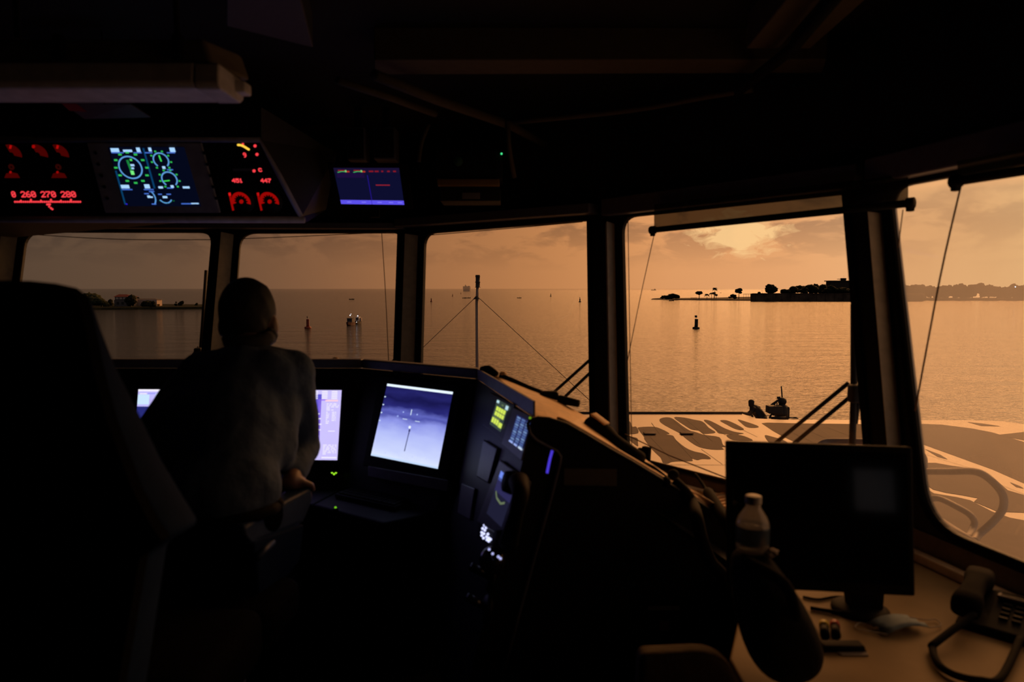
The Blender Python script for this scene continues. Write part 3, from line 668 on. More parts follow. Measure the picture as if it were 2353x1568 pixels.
def seam(x0, y0, x1, y1, w=.5): 
    a = DK(x0, y0, .008); b = DK(x1, y1, .008); n_ = (b - a).cross(V((0, 0, 1))).normalized() * (w * a.y / FPX); mb.poly([a - n_, b - n_, b + n_, a + n_], M_seam)
for q in ((1477, 986, 1546, 1059), (1497, 972, 1516, 998), (1552, 1011, 1591, 1054), (1546, 965, 1610, 1023), (1571, 960, 1637, 1014), (1640, 984, 1668, 1000), (1611, 1032, 1660, 1067), (1690, 980, 1740, 1004), (1800, 985, 1880, 1022), (1840, 982, 1960, 1035), (1900, 982, 2010, 1025), (2113, 1040, 2260, 1085), (2290, 1110, 2353, 1136)): seam(*q)
seam(1500, 1068, 1990, 1069.5, .9)
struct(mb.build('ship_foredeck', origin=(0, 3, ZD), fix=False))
mb = MB(); a, b = DK(500, 951), DK(1706, 951.5); mb.box(((a.x + b.x) / 2, a.y + .05, ZD + .0), (b.x - a.x, .12, .11), M_outdark); struct(mb.build('trim_14'))
ZP = ZD - 1.35
mb = MB(); mb.box((4, 24.0, ZP - .1), (24, 6.2, .2), M_dry); struct(mb.build('ship_bow_platform'))
for k_, (x0, y0, x1, y1) in enumerate(((1479, 998.5, 1506, 998.5), (1563, 998, 1592, 998))):
    a, b = DK(x0, y0), DK(x1, y1); mb = MB(); mb.box(((a + b) / 2 + V((0, 0, .03))), (b.x - a.x, .25, .03), M_dry, bev=.02); tag(mb.build('deck_hatch_bar'), ['low dark bar on the left brown deck patch', 'low dark bar on the long brown deck patch right of it'][k_], 'deck fitting', 'low deck bars')

# light mast at the bow
YM = 23.2; bx = PY(1096, 700, YM).x
ms = thing('light_mast', V((bx, YM, ZP)), 'pale pole with a tall black lantern at the bow', 'mast')
def zpx(py, Y): return PY(1096, py, Y).z
m_ = MB(); m_.tube([V((bx, YM, ZP)), V((bx, YM, zpx(690, YM)))], .055, M_pipe, seg=10); m_.tube([V((bx, YM, zpx(690, YM))), V((bx + .02, YM, zpx(660, YM)))], .048, M_pipe, seg=10); m_.build('pole', ms)
m_ = MB(); z0, z1 = zpx(661, YM), zpx(634.5, YM); h = z1 - z0; c = V((bx + .03, YM, z0))
m_.lathe(c, [(.10, 0), (.105, .01 * h), (.075, .06 * h), (.072, .42 * h), (.09, .45 * h), (.09, .49 * h), (.072, .52 * h), (.072, .9 * h), (.085, .93 * h), (.08, h)], M_outdark, 18)
m_.lathe(c, [(.075, 1.0 * h), (.078, 1.08 * h), (.07, 1.09 * h)], M_outdark, 14); m_.build('lantern', ms)
m_ = MB(); m_.lathe(V((bx, YM, zpx(688, YM))), [(.14, 0), (.12, .02), (.05, .1)], M_outdark, 12); m_.build('stay_collar', ms)
for k_, (px, py) in enumerate(((1400, 962), (835, 930))):
    m_ = MB(); m_.tube([V((bx + (.1, -.1)[k_], YM, zpx(687, YM))), DK(px, py)], .011, M_string, seg=5); m_.build('stay_wire', ms)

# two crew at the bow
def crew_a():
    Y = 22.6; q = lambda x, y, dy=0: PY(x, y, Y + dy) 
    pe = thing('person', V((q(1750, 962).x, Y, ZP)), 'person in a dark shirt leaning forward on the bow rail', 'person')
    mb = MB(); m = M_outdark; hip = q(1751, 962); foot = V((hip.x, Y, ZP))
    ch = q(1734, 941)
    capsule(mb, hip, .17, q(1743, 950), .17, m); capsule(mb, q(1743, 950), .17, ch, .165, m); capsule(mb, q(1741, 939), .10, q(1729, 937.5), .085, m)
    capsule(mb, q(1727, 937), .065, q(1726.5, 931), .062, m)
    mb.ball(q(1726.3, 926.6), .105, m, sc=(.9, 1, 1.12)); mb.ball(q(1724.5, 931), .07, m, sc=(1, .9, 1)); mb.ball(q(1726.5, 923.5), .10, m, sc=(1, 1, .8)); capsule(mb, q(1721.8, 928.5), .012, q(1722.6, 929.6), .016, m)
    for dy, e, hnd in ((-.14, (1724, 953), (1707, 950)), (.14, (1719, 951), (1706, 949))):
        capsule(mb, q(1732, 939, dy), .062, q(*e, dy), .05, m); capsule(mb, q(*e, dy), .05, q(*hnd, dy), .035, m); capsule(mb, q(*hnd, dy), .042, q(hnd[0] - 2, hnd[1] + .8, dy), .03, m)
        for f_ in range(4): capsule(mb, q(hnd[0] - 1.5, hnd[1] + .2, dy + (f_ - 1.5) * .022), .011, q(hnd[0] - 4.5, hnd[1] + 2.6, dy + (f_ - 1.5) * .022), .009, m)
    for s_ in (-.1, .1):
        capsule(mb, hip + V((0, s_, 0)), .12, hip + V((-.05, s_, -.42)), .08, m); capsule(mb, hip + V((-.05, s_, -.42)), .08, foot + V((.03, s_, .08)), .05, m); capsule(mb, foot + V((.05, s_, .05)), .05, foot + V((-.16, s_, .04)), .04, m)
    remesh(mb.build('body', pe), .014, 4)
    return pe
crew_a()
def crew_b():
    Y = 22.6; q = lambda x, y, dy=0: PY(x, y, Y + dy)
    pe = thing('person', V((q(1796, 962).x, Y, ZP)), 'person in helmet and vest with one arm raised at the bow', 'person')
    mb = MB(); m = M_outdark; hip = q(1795, 963); foot = V((hip.x, Y, ZP))
    capsule(mb, hip, .18, q(1797, 952), .19, m); capsule(mb, q(1797, 952), .2, q(1797, 940), .185, m); capsule(mb, q(1789, 936), .085, q(1804, 936), .085, m); capsule(mb, q(1797, 936), .06, q(1797, 930), .06, m)
    mb.ball(q(1797, 925), .12, m, sc=(.95, 1.05, 1.15))
    capsule(mb, q(1788, 937), .065, q(1774, 931), .05, m); capsule(mb, q(1774, 931), .05, q(1787, 921), .038, m); capsule(mb, q(1787, 921), .042, q(1790, 920.4), .032, m)
    for f_ in range(4): capsule(mb, q(1789.5, 920 + f_ * .6), .011, q(1791.8, 921 + f_ * .6), .009, m)
    capsule(mb, q(1806, 938), .065, q(1808, 950), .055, m); capsule(mb, q(1808, 950), .05, q(1790, 951, -.25), .04, m); capsule(mb, q(1790, 951, -.25), .045, q(1787, 951, -.3), .03, m)
    for s_ in (-.12, .12):
        capsule(mb, hip + V((s_, 0, 0)), .12, hip + V((s_, -.03, -.42)), .08, m); capsule(mb, hip + V((s_, -.03, -.42)), .08, foot + V((s_, .03, .08)), .05, m); capsule(mb, foot + V((s_, .05, .05)), .05, foot + V((s_, -.16, .04)), .04, m)
    remesh(mb.build('body', pe), .014, 4)
    m_ = MB(); m_.ball(q(1797.3, 922.5), .142, m, sc=(.98, 1.1, .92)); m_.box(q(1803.3, 918.5), (.09, .06, .05), m, bev=.015); m_.build('helmet', pe)
    m_ = MB(); m_.tube([q(1787, 914.5), q(1793.5, 918.5)], .035, m); m_.tube([q(1787, 912), q(1787.5, 916.5)], .03, m); m_.tube([q(1791, 911.8), q(1791, 916.5)], .03, m); m_.build('night_goggles', pe)
    m_ = MB(); m_.box(q(1797, 948, .06), (.42, .30, .42), m, bev=.05); m_.box(q(1809, 950), (.1, .12, .14), m, bev=.02); m_.box(q(1808.5, 946), (.07, .12, .1), m, bev=.02); m_.build('vest', pe)
    m_ = MB(); m_.tube([q(1797.5, 916.5, .2), q(1795.3, 888, .2)], .022, m, seg=8); m_.build('radio_aerial', pe)
    return pe
crew_b()
Y = 22.25
g = thing('mounted_gun', V((PY(1775, 962, Y).x, Y, ZP)), 'black box shaped mounted weapon in front of the helmeted person', 'weapon mount')
m_ = MB(); m_.box(PY(1779, 941, Y), (.44, .3, .24), M_outdark, bev=.015); m_.box(PY(1767.5, 941, Y), (.12, .34, .22), M_outdark, bev=.01); m_.build('ammunition_box', g)
m_ = MB(); m_.tube([PY(1776, 955, Y), PY(1781, 947, Y)], .035, M_outdark); m_.tube([PY(1768, 962, Y), PY(1772, 953, Y)], .03, M_outdark); m_.tube([PY(1772, 953, Y), PY(1780, 950, Y)], .03, M_outdark); p = PY(1776, 962, Y); m_.tube([p, V((p.x, Y, ZP))], .05, M_outdark); m_.build('pedestal', g)
m_ = MB(); c = PY(1785, 929, Y); m_.tube([c + V((.07 * math.cos(t_ * PI / 8), 0, .09 * math.sin(t_ * PI / 8))) for t_ in range(17)], .012, M_outdark, seg=6); m_.tube([PY(1785, 934, Y), PY(1786, 926, Y)], .018, M_outdark, seg=6); m_.build('ring_sight', g)
m_ = MB(); m_.tube([PY(1772, 961, Y), PY(1806, 960, Y)], .04, M_outdark); m_.tube([PY(1806, 960, Y), PY(1832, 961.5, Y)], .02, M_outdark); m_.tube([PY(1812, 962, Y), PY(1828, 959.5, Y), PY(1834, 963, Y)], .012, M_outdark, spline=4, seg=6); m_.build('barrel', g)
rl = thing('bow_rail', V((PY(1745, 958, 23).x, 23, ZP)), 'thin dark guard rail in front of the leaning person', 'rail')
m_ = MB(); m_.tube([PY(1700, 953.5, 23), PY(1728, 952.5, 23)], .03, M_outdark, seg=8); m_.tube([PY(1728, 957, 23), PY(1772, 955.5, 23)], .012, M_outdark, seg=6); m_.build('bar', rl)
for px in (1728.5, 1706): 
    m_ = MB(); p = PY(px, 953, 23); m_.tube([p, V((p.x, 23, ZP))], .035, M_outdark, seg=8); m_.build('post', rl)

# ledge and hoop rails outside the hazed side window
ZLG = .40
lg = [PZ(2060, 1140, ZLG), PZ(2129, 1178, ZLG), PZ(2300, 1289, ZLG), PZ(2420, 1370, ZLG)]
inn = [V((p.x - .85, p.y - .25, ZLG)) for p in lg]
mb = MB(); mb.prism(lg + inn[::-1], (0, 0, -.06), M_wet); rm = MB()
struct(mb.build('ship_side_ledge', fix=True))
mb = MB(); 
for a, b in zip(lg, lg[1:]): mb.tube([a, b], .022, M_pipe, seg=8)
struct(mb.build('trim_15'))
def hoop(name, pts, r, label, feet):
    t_ = thing(name, feet, label, 'rail', 'hoop rails outside the hazed window'); m_ = MB(); m_.tube(pts, r, M_pipe, seg=14, spline=6); m_.build('tube', t_); return t_
P1 = PZ(2262, 1262, ZLG).y
hp = hoop('hoop_rail', [PY(2020, 1098, 4.4), PY(2060, 1089, 4.2), PY(2120, 1084.5, 3.95), PY(2180, 1084, 3.72), PY(2238, 1084, 3.50), PY(2272, 1100, 3.42), PY(2303, 1135, 3.36), PY(2304, 1170, 3.36), PY(2280, 1201, 3.36), PY(2250, 1228, 3.38), PZ(2238, 1245, ZLG)], .019, 'large bent tube rail outside the hazed window', PZ(2238, 1245, ZLG))
hoop('hoop_rail', [PZ(2105, 1163, ZLG), PY(2120, 1158, 3.85), PY(2140, 1147, 3.80), PY(2163, 1148, 3.75), PY(2200, 1166, 3.62), PY(2228, 1183, 3.54), PY(2239, 1200, 3.50), PY(2234, 1217, 3.48), PZ(2224, 1237, ZLG)], .0165, 'smaller bent tube rail nested below the large one', PZ(2224, 1237, ZLG))
hoop('hoop_rail', [PZ(1878, 1060, ZLG), PY(1880, 1030, 4.9), PY(1892, 1017, 4.9), PY(1920, 1014, 4.85), PY(2000, 1016, 4.6), PY(2080, 1026, 4.4), PY(2118, 1045, 4.3), PY(2124, 1075, 4.25), PZ(2122, 1120, ZLG)], .020, 'bent tube rail showing above the black monitor', PZ(1878, 1060, ZLG))

# ------------------------------------------------------------------ fittings on the windows
def gl(i, px, py, off): F = FAC[i]; return PP(px, py, F['a'], F['N'], off)
def wiper(i, blade, arms, label, pivot=None, w=.02):
    p = gl(i, *blade[0], .09); t_ = thing('window_wiper', p, label, 'wiper', 'window wipers')
    if len(blade) > 1:
        m_ = MB(); m_.tube([gl(i, *b, .09) for b in blade], w, M_outdark, seg=8); m_.build('blade', t_)
    for a in arms: m_ = MB(); m_.tube([gl(i, *q, .10) for q in a], .0085 if i else .006, M_outdark, seg=8); m_.build('arm', t_)
    if pivot: m_ = MB(); m_.box(gl(i, *pivot, .07), (.05, .05, .07), M_outdark, bev=.01); m_.build('pivot_box', t_)
    return t_
wiper(2, [(1962, 700), (1962, 860), (1961, 930), (1958, 1040)], [[(1950, 880), (1768, 1030)], [(1950, 915), (1800, 1040)], [(1975, 898), (1966, 975)]], 'wiper with paired arms beside the thick slanting window bar', (1967, 905), .013)
wiper(1, [(1362, 800), (1366, 900)], [[(1357, 826), (1266, 908)], [(1357, 856), (1288, 922)]], 'wiper with paired arms beside the upright window bar above the console cover', None, .012)
wiper(0, [(474, 622), (466, 740), (459, 830)], [[(456, 797), (425, 838)]], 'wiper standing along the window bar left of the bending person', (457, 812), .012)
wiper(0, [(913, 808), (912, 840)], [[(909, 822), (885, 848)]], 'wiper tip at the lower right corner of the second front window', None, .010)
def cord(pts, label, r=.0022, i=None, off=-.05):
    q = [gl(i, *p, off) for p in pts]; m_ = MB(); m_.tube(q, r, M_string, seg=5, spline=5 if len(q) > 2 else 0); o = m_.build('blind_cord'); tag(o, label, 'cord', 'blind cords')
cord([(1443, 500), (1446, 700), (1452, 1040)], 'upright blind cord at the left edge of the fourth window', .002, 2)
cord([(1503, 540), (1470, 690), (1440, 840)], 'slanting blind cord from the left end of the shade bar', .002, 2)
cord([(2208, 428), (2160, 640), (2103, 945)], 'long slanting blind cord across the hazed side window', .003, 3, -.10)
cord([(2075, 482), (2064, 570)], 'short blind cord below the right end of the shade bar', .002, 3)
cord([(877, 534), (886, 680), (893, 835)], 'blind cord hanging in the second front window', .0026, 0)
cord([(60, 538), (200, 547), (320, 551), (490, 551)], 'sagging cord across the top of the first front window', .0026, 0)
cord([(552, 549), (700, 543), (905, 533)], 'slanting cord across the top of the second front window', .0026, 0)
cord([(984, 541), (1160, 526), (1338, 510)], 'cord just under the head of the third window', .0026, 1)

# roller shades: tinted film pulled a little way down, with its weight bar
def shade(o, n, film, bar, label, r):
    c = sum((PP(*p, o, n) for p in bar), V((0, 0, 0))) / 2; t_ = thing('roller_shade', c, label, 'blind', 'roller shades')
    m_ = MB(); m_.poly([PP(*p, o, n) for p in film], M_film); m_.build('film', t_, fix=False)
    a, b = [PP(*p, o, n) for p in bar]; m_ = MB(); m_.tube([a, b], r, M_black, seg=12); WB = m_.build('weight_bar', t_)
    for e in (a, b):
        d_ = (b - a).normalized() * .012; m_ = MB(); m_.tube([e - d_, e + d_], r * 1.45, M_black, seg=12); m_.box(e + V((0, 0, -r * 1.3)), (.022, .022, .022), M_black, bev=.004); m_.build('end_cap', WB)
    return t_
nC = FAC[2]['n']; oC = T[2] - nC * .13 + V((0, 0, 0))
shade(oC, nC, [(1503, 470), (2087, 400), (2087, 470), (1503, 528)], [(1500, 529), (2092, 467)], 'tinted roller shade pulled down over the top of the fourth window', .0135)
nD = FAC[3]['n']; oD = T[3] - nD * .16
shade(oD, nD, [(2200, 370), (2520, 310), (2520, 362), (2200, 412)], [(2197, 417), (2520, 365)], 'roller shade bar at the top of the hazed side window', .014)

# ------------------------------------------------------------------ instrument consoles
ZR = 1.30
A0 = PZ(-250, 826, ZR); A1 = PZ(830, 826, ZR); A2 = PZ(1097, 848, ZR); A3 = PZ(1225, 922, ZR)
def face_plane(a, b, tilt):
    d = (b - a).normalized(); m = V((d.y, -d.x, 0));        # towards the operators
    if m.dot(V((-.5, 0, 0)) - a) < 0: m = -m
    t = math.radians(tilt); v = m * math.sin(t) + V((0, 0, -math.cos(t))); n = d.cross(v).normalized()
    if n.dot(m) < 0: n = -n
    return dict(o=a + V((0, 0, -.045)), d=d, v=v, n=n, m=m)
PL0 = face_plane(A0, A1, 20); PL1 = face_plane(A1, A2, 20); PL2 = face_plane(A2, A3, 14)
PLM = {0: PL0, 1: PL1, 2: PL2}
def cp(i, px, py, off=0.0): P = PLM[i]; return PP(px, py, P['o'], P['n'], off)
ZW = .70
def down(P, p, z): return p + P['v'] * ((p.z - z) / -P['v'].z)
JB = [(A1, (PL0['d'] + PL1['d']).normalized()), (A2, (PL1['d'] + PL2['d']).normalized())]   # mitre planes where two consoles meet
def mit(p, i, end):
    """slide p along console i to the mitre plane at its start (0) or end (1)"""
    k_ = i - 1 if end == 0 else i
    if not 0 <= k_ < 2: return p
    o, bn = JB[k_]; d = PLM[i]['d']; return p + d * ((o - p).dot(bn) / d.dot(bn)) + d * (.001 if end == 0 else -.001)
def console(i, a, b, label, zbase=0.0):
    P = PLM[i]; c = (a + b) / 2; t_ = thing('bridge_console', V((c.x, c.y, 0)), label, 'console', 'bridge consoles')
    A_ = lambda p: mit(p, i, 0); B_ = lambda p: mit(p, i, 1)
    ra, rb = a + V((0, 0, -.045)), b + V((0, 0, -.045)); fa, fb = down(P, ra, ZW), down(P, rb, ZW)
    back = -P['m'] * .045; bk2 = -P['m'] * .30; lw = V((0, 0, -.10)); wk = P['m'] * .22
    m_ = MB(); m_.hexa([A_(a), B_(b), B_(b + back), A_(a + back)], [A_(ra), B_(rb), B_(rb + back), A_(ra + back)], M_rim); bevel(m_.build('rim', t_), .008)
    m_ = MB(); m_.hexa([A_(ra), B_(rb), B_(rb + bk2 + lw), A_(ra + bk2 + lw)], [A_(fa), B_(fb), B_(fb + bk2 * .7), A_(fa + bk2 * .7)], M_panel); m_.build('instrument_face', t_)
    q = [A_(fa + bk2 * .5), B_(fb + bk2 * .5), B_(fb + wk), A_(fa + wk)]
    m_ = MB(); m_.hexa(q, [p + V((0, 0, -.05)) for p in q], M_console); bevel(m_.build('worktop', t_), .012)
    q = [A_(fa + P['m'] * .05), B_(fb + P['m'] * .05), B_(fb + bk2), A_(fa + bk2)]
    m_ = MB(); m_.hexa([V((p.x, p.y, ZW - .05)) for p in q], [V((p.x, p.y, 0)) for p in q], M_console); m_.build('base_cabinet', t_)
    return t_
K0 = console(0, A0, A1, 'long front console under the two left windows')
K1 = console(1, A1, A2, 'angled console carrying the blue infrared picture')
# ---- starboard wing console: face, end cheek, sloping tan rear cover
c = (A2 + A3) / 2; K2 = thing('bridge_console', V((c.x, c.y, 0)), 'wing console running towards the viewer with a sloping tan cover', 'console', 'bridge consoles')
ra, rb = A2 + V((0, 0, -.045)), A3 + V((0, 0, -.05))
fa, fb = mit(down(PL2, ra, .25), 2, 0), down(PL2, rb, .25); ra = mit(ra, 2, 0)
m_ = MB(); bk = -PL2['m'] * .007; m_.hexa([A2, A3, A3 + bk, A2 + bk], [ra, rb, rb + bk, ra + bk], M_rim); m_.build('rim', K2)
bk = -PL2['m'] * .10; dz = V((0, 0, -.05)); m_ = MB(); m_.hexa([ra + V((0, 0, -.002)), rb + V((0, 0, -.002)), rb + bk + dz, ra + bk + dz], [fa, fb, fb + bk * 1.6, fa + bk * 1.6], M_panel); m_.build('instrument_face', K2)
wd = PL2['d']; wn = V((wd.x, wd.y, 0)).normalized()           # cheek normal, towards the viewer
CHO = A3 + wn * .012
def ck(px, py, off=0.0): return PP(px, py, CHO, wn, off)
cheek_px = [(1213, 978), (1219, 967), (1236, 961), (1262, 963), (1300, 975), (1340, 997), (1400, 1033), (1450, 1061), (1500, 1091), (1550, 1121), (1600, 1152), (1650, 1186), (1691, 1216), (1694, 1300), (1694, 1700), (1110, 1700), (1150, 1568), (1190, 1420), (1232, 1265), (1268, 1135), (1285, 1068), (1288, 1050), (1280, 1038), (1258, 1026), (1232, 1012), (1218, 997)]
m_ = MB(); m_.prism([ck(*p) for p in cheek_px], -wn * .03, M_black); bevel(m_.build('end_cheek', K2, label='black end panel with a rounded nose'), .006)
m_ = MB(); m_.tube([ck(*p, -.002) for p in cheek_px[:13]], .006, M_dark, seg=8); m_.tube([ck(*p, -.002) for p in cheek_px[16:] + cheek_px[:1]], .006, M_greyp, seg=8); m_.build('edge_trim', K2)
Sil = [(1098, 849, A2.y), (1140, 862, 2.9), (1180, 878, 2.82), (1230, 898, 2.74), (1285, 922, 2.66), (1345, 956, 2.58), (1395, 990, 2.50), (1440, 1024, 2.43), (1490, 1060, 2.38), (1545, 1097, 2.33), (1610, 1134, 2.28), (1700, 1192, 2.22)]
nr = [(1224, 965), (1232, 962), (1246, 961), (1262, 963), (1280, 969), (1302, 976), (1352, 1004), (1410, 1038), (1470, 1073), (1530, 1109), (1600, 1151), (1692, 1215)]
far = [PY(*p) for p in Sil]; near = [ck(*p, -.03) for p in nr]
far[0] = A2 + V((.02, 0, -.045))
rows = [[n_.lerp(f_, t_) for n_, f_ in zip(near, far)] for t_ in (0, .25, .5, .75, 1)]
rows.append([p + V((.02, .04, -.10)) for p in far])
m_ = MB(); m_.loft(rows, M_cover, smooth=False); bevel(m_.build('rear_cover', K2, label='tan sloping cover'), .01)
m_ = MB(); m_.tube([p + V((0, 0, .006)) for p in near[4:]], .010, M_cover, seg=8); m_.build('cover_lip', K2)
# body behind the cheek
m_ = MB(); q0 = [ck(1300, 1010, -.035), ck(1685, 1240, -.035)]; q1 = [p.lerp(f_, .85) for p, f_ in zip(q0, (far[5], far[-1]))]
q1 = [V((p.x, p.y, min(p.z, q.z))) - V((0, 0, .07)) for p, q in zip(q1, q0)]; q0 = [p - V((0, 0, .03)) for p in q0]
m_.hexa([q0[0], q0[1], q1[1], q1[0]], [V((p.x, p.y, 0)) for p in (q0[0], q0[1], q1[1], q1[0])], M_dark); m_.build('base_cabinet', K2)
m_ = MB(); m_.prism([ck(*p, .001) for p in ((1296, 1077), (1417, 1078), (1417, 1117), (1296, 1115))], wn * .002, mat('name_plate', (.085, .070, .045), .5)); m_.build('label_plate', K2)
m_ = MB(); m_.prism([ck(*p, .001) for p in ((1489, 1394), (1562, 1393), (1562, 1402), (1489, 1403))], wn * .001, M_greyp); m_.build('warning_sticker', K2)
m_ = MB(); m_.prism([ck(*p, .001) for p in ((1515, 1427), (1538, 1427), (1538, 1450), (1515, 1450))], wn * .001, mat('sticker_red', (.10, .05, .015), .7)); m_.build('warning_sticker', K2)

# ------------------------------------------------------------------ displays
def disp(name, P, outer, screen, label, cat='display', depth=.05, bez=M_black, proud=.018, group='lit displays'):
    """bezel with a glowing picture; returns the thing and a drawing helper on its glass"""
    o, n = P['o'], P['n']; q = lambda x, y, off=0.0: PP(x, y, o, n, off)
    pts = [q(*p, proud) for p in outer]; c = sum(pts, V((0, 0, 0))) / len(pts); t_ = thing(name, c, label, cat, group)
    m_ = MB(); m_.prism([q(*p, proud) for p in outer], -n * (proud - .0005), bez); bevel(m_.build('bezel', t_), .006)
    return t_, lambda x, y, lv=1: q(x, y, proud + .0012 * lv)
def grad_screen(name, stops, noise_amt, nscale):
    """screen picture: a vertical colour ramp with soft cloudy noise, laid out in UV"""
    m = bpy.data.materials.new(name); m.use_nodes = True; nt = m.node_tree; N = nt.nodes; L = nt.links; N.clear()
    uv = N.new('ShaderNodeUVMap'); sp = N.new('ShaderNodeSeparateXYZ'); L.new(uv.outputs[0], sp.inputs[0])
    mp = N.new('ShaderNodeMapping'); mp.inputs['Scale'].default_value = nscale; L.new(uv.outputs[0], mp.inputs[0])
    nz = N.new('ShaderNodeTexNoise'); nz.inputs['Scale'].default_value = 1; nz.inputs['Detail'].default_value = 4; L.new(mp.outputs[0], nz.inputs[0])
    a = N.new('ShaderNodeMath'); a.operation = 'MULTIPLY_ADD'; L.new(nz.outputs[0], a.inputs[0]); a.inputs[1].default_value = noise_amt; L.new(sp.outputs[1], a.inputs[2])
    b = N.new('ShaderNodeMath'); b.operation = 'SUBTRACT'; L.new(a.outputs[0], b.inputs[0]); b.inputs[1].default_value = noise_amt * .5
    r = N.new('ShaderNodeValToRGB'); e = r.color_ramp.elements
    while len(e) > 1: e.remove(e[-1])
    for i, (p, c) in enumerate(stops): x = e[0] if i == 0 else e.new(p); x.position = p; x.color = c
    L.new(b.outputs[0], r.inputs[0]); em_ = N.new('ShaderNodeEmission'); L.new(r.outputs[0], em_.inputs[0]); o = N.new('ShaderNodeOutputMaterial'); L.new(em_.outputs[0], o.inputs[0]); return m
def uvquad(name, pts, m, parent):
    """pts: bottom left, bottom right, top right, top left"""
    m_ = MB(); N_ = 8
    vs = []; fs = []; uvs = []
    for j in range(N_ + 1):
        for i in range(N_ + 1):
            u, v = i / N_, j / N_; vs.append(pts[0].lerp(pts[1], u).lerp(pts[3].lerp(pts[2], u), v)); uvs.append((u, v))
    for j in range(N_):
        for i in range(N_): fs.append((j * (N_ + 1) + i, j * (N_ + 1) + i + 1, (j + 1) * (N_ + 1) + i + 1, (j + 1) * (N_ + 1) + i))
    m_.add(vs, fs, m); o = m_.build(name, parent, fix=False); l = o.data.uv_layers.new(name='UVMap')
    for lp in o.data.loops: l.data[lp.index].uv = uvs[lp.vertex_index]
    return o
def quad(m_, f, x0, y0, x1, y1, m, lv=2, sk=0.0):
    """axis rectangle drawn in the picture's own lines; sk: sideways lean per pixel down"""
    m_.poly([f(x0 + sk * 0, y0, lv), f(x1, y0, lv), f(x1 + sk * (y1 - y0), y1, lv), f(x0 + sk * (y1 - y0), y1, lv)], m)
def lin4(c4):
    """maps (u, v) in 0..1 (v down) to pixel positions inside a 4-corner screen: TL, TR, BR, BL"""
    def g(u, v):
        a = [c4[0][k_] + (c4[1][k_] - c4[0][k_]) * u for k_ in (0, 1)]; b = [c4[3][k_] + (c4[2][k_] - c4[3][k_]) * u for k_ in (0, 1)]
        return a[0] + (b[0] - a[0]) * v, a[1] + (b[1] - a[1]) * v
    return g
class Pic:
    def __init__(s, f, c4): s.f = f; s.g = lin4(c4); s.m = MB()
    def P(s, u, v, lv): return s.f(*s.g(u, v), lv)
    def r(s, u0, v0, u1, v1, m, lv=2): s.m.poly([s.P(u0, v0, lv), s.P(u1, v0, lv), s.P(u1, v1, lv), s.P(u0, v1, lv)], m); return s
    def line(s, pts, w, m, lv=3, asp=1.0):
        for (x0, y0), (x1, y1) in zip(pts, pts[1:]):
            dx, dy = (x1 - x0), (y1 - y0) / asp; l_ = math.hypot(dx, dy) or 1; nx, ny = -dy / l_ * w, dx / l_ * w * asp
            s.m.poly([s.P(x0 + nx, y0 + ny, lv), s.P(x1 + nx, y1 + ny, lv), s.P(x1 - nx, y1 - ny, lv), s.P(x0 - nx, y0 - ny, lv)], m)
        return s
    def arc(s, u, v, r, a0, a1, w, m, lv=3, asp=1.0, n=28): return s.line([(u + r * math.cos(a0 + (a1 - a0) * k_ / n), v + r * asp * math.sin(a0 + (a1 - a0) * k_ / n)) for k_ in range(n + 1)], w, m, lv, asp)
    def dot(s, u, v, r, m, lv=3, asp=1.0): s.m.poly([s.P(u + r * math.cos(k_ * PI / 5), v + r * asp * math.sin(k_ * PI / 5), lv) for k_ in range(10)], m); return s
    def text_rows(s, u0, v0, u1, v1, rows, m, seed=1, lv=3, fill=.55):
        rnd = random.Random(seed); h = (v1 - v0) / rows
        for k_ in range(rows):
            u = u0
            while u < u1:
                w = rnd.uniform(.05, .16) * (u1 - u0 + .2); w = min(w, u1 - u)
                s.r(u, v0 + h * k_, u + w * .85, v0 + h * (k_ + fill), m, lv); u += w + (u1 - u0) * .05
                if rnd.random() < .12: break
        return s
    def done(s, name, parent): return s.m.build(name, parent, fix=False)
G57 = {'0': '0E11131519110E', '1': '040C040404040E', '2': '0E11010204081F', '3': '1F02040201110E', '4': '02060A121F0202', '5': '1F101E0101110E', '6': '0608101E11110E', '7': '1F010204080808', '8': '0E11110E11110E', '9': '0E11110F01020C', ' ': '00000000000000', '.': '00000000000C0C', 'C': '0E11101010110E', 'A': '0E11111F111111', 'E': '1F10101E10101F', 'H': '1111111F111111', 'D': '1E11111111111E', 'G': '0E11101711110F', 'M': '111B1515111111', 'N': '11191513111111', 'T': '1F040404040404'}
def dots(pic, txt, u, v, w, h, m, adv, r, asp=1.0):
    for ch in txt:
        g_ = G57[ch]
        for row in range(7):
            b = int(g_[row * 2:row * 2 + 2], 16)
            for c_ in range(5):
                if b >> (4 - c_) & 1: pic.dot(u + w * c_ / 4, v + h * row / 6, r, m, 3, asp)
        u += adv
    return u

W_ = em(215, 235, 255, 1.0)
# infrared picture
c4 = [(890, 882), (1041, 901), (1006, 1078), (852, 1047)]
t_, f = disp('display', PL1, [(872, 862), (1062, 886), (1026, 1107), (832, 1070)], c4, 'tilted display showing a blue infrared picture of a mast')
ir = grad_screen('infrared_picture', [(0, lin(222, 232, 255)), (.12, lin(204, 214, 255)), (.34, lin(180, 190, 250)), (.5, lin(142, 150, 232)), (.585, lin(80, 84, 172)), (.64, lin(96, 102, 190)), (.71, lin(40, 40, 116)), (.82, lin(24, 23, 78)), (.9, lin(36, 36, 104)), (1, lin(26, 25, 84))], .20, (3, 7, 1))
uvquad('screen', [f(*c4[3], 1), f(*c4[2], 1), f(*c4[1], 1), f(*c4[0], 1)], ir, t_)
p = Pic(f, c4); hi = em(225, 240, 255, 1.15)
p.r(0, 0, 1, .032, hi).r(0, .975, 1, 1, em(200, 222, 255, 1))
for v_ in (.18, .29, .40, .51): p.dot(.012 - .0 * v_, v_, .012, W_, 3, .8)
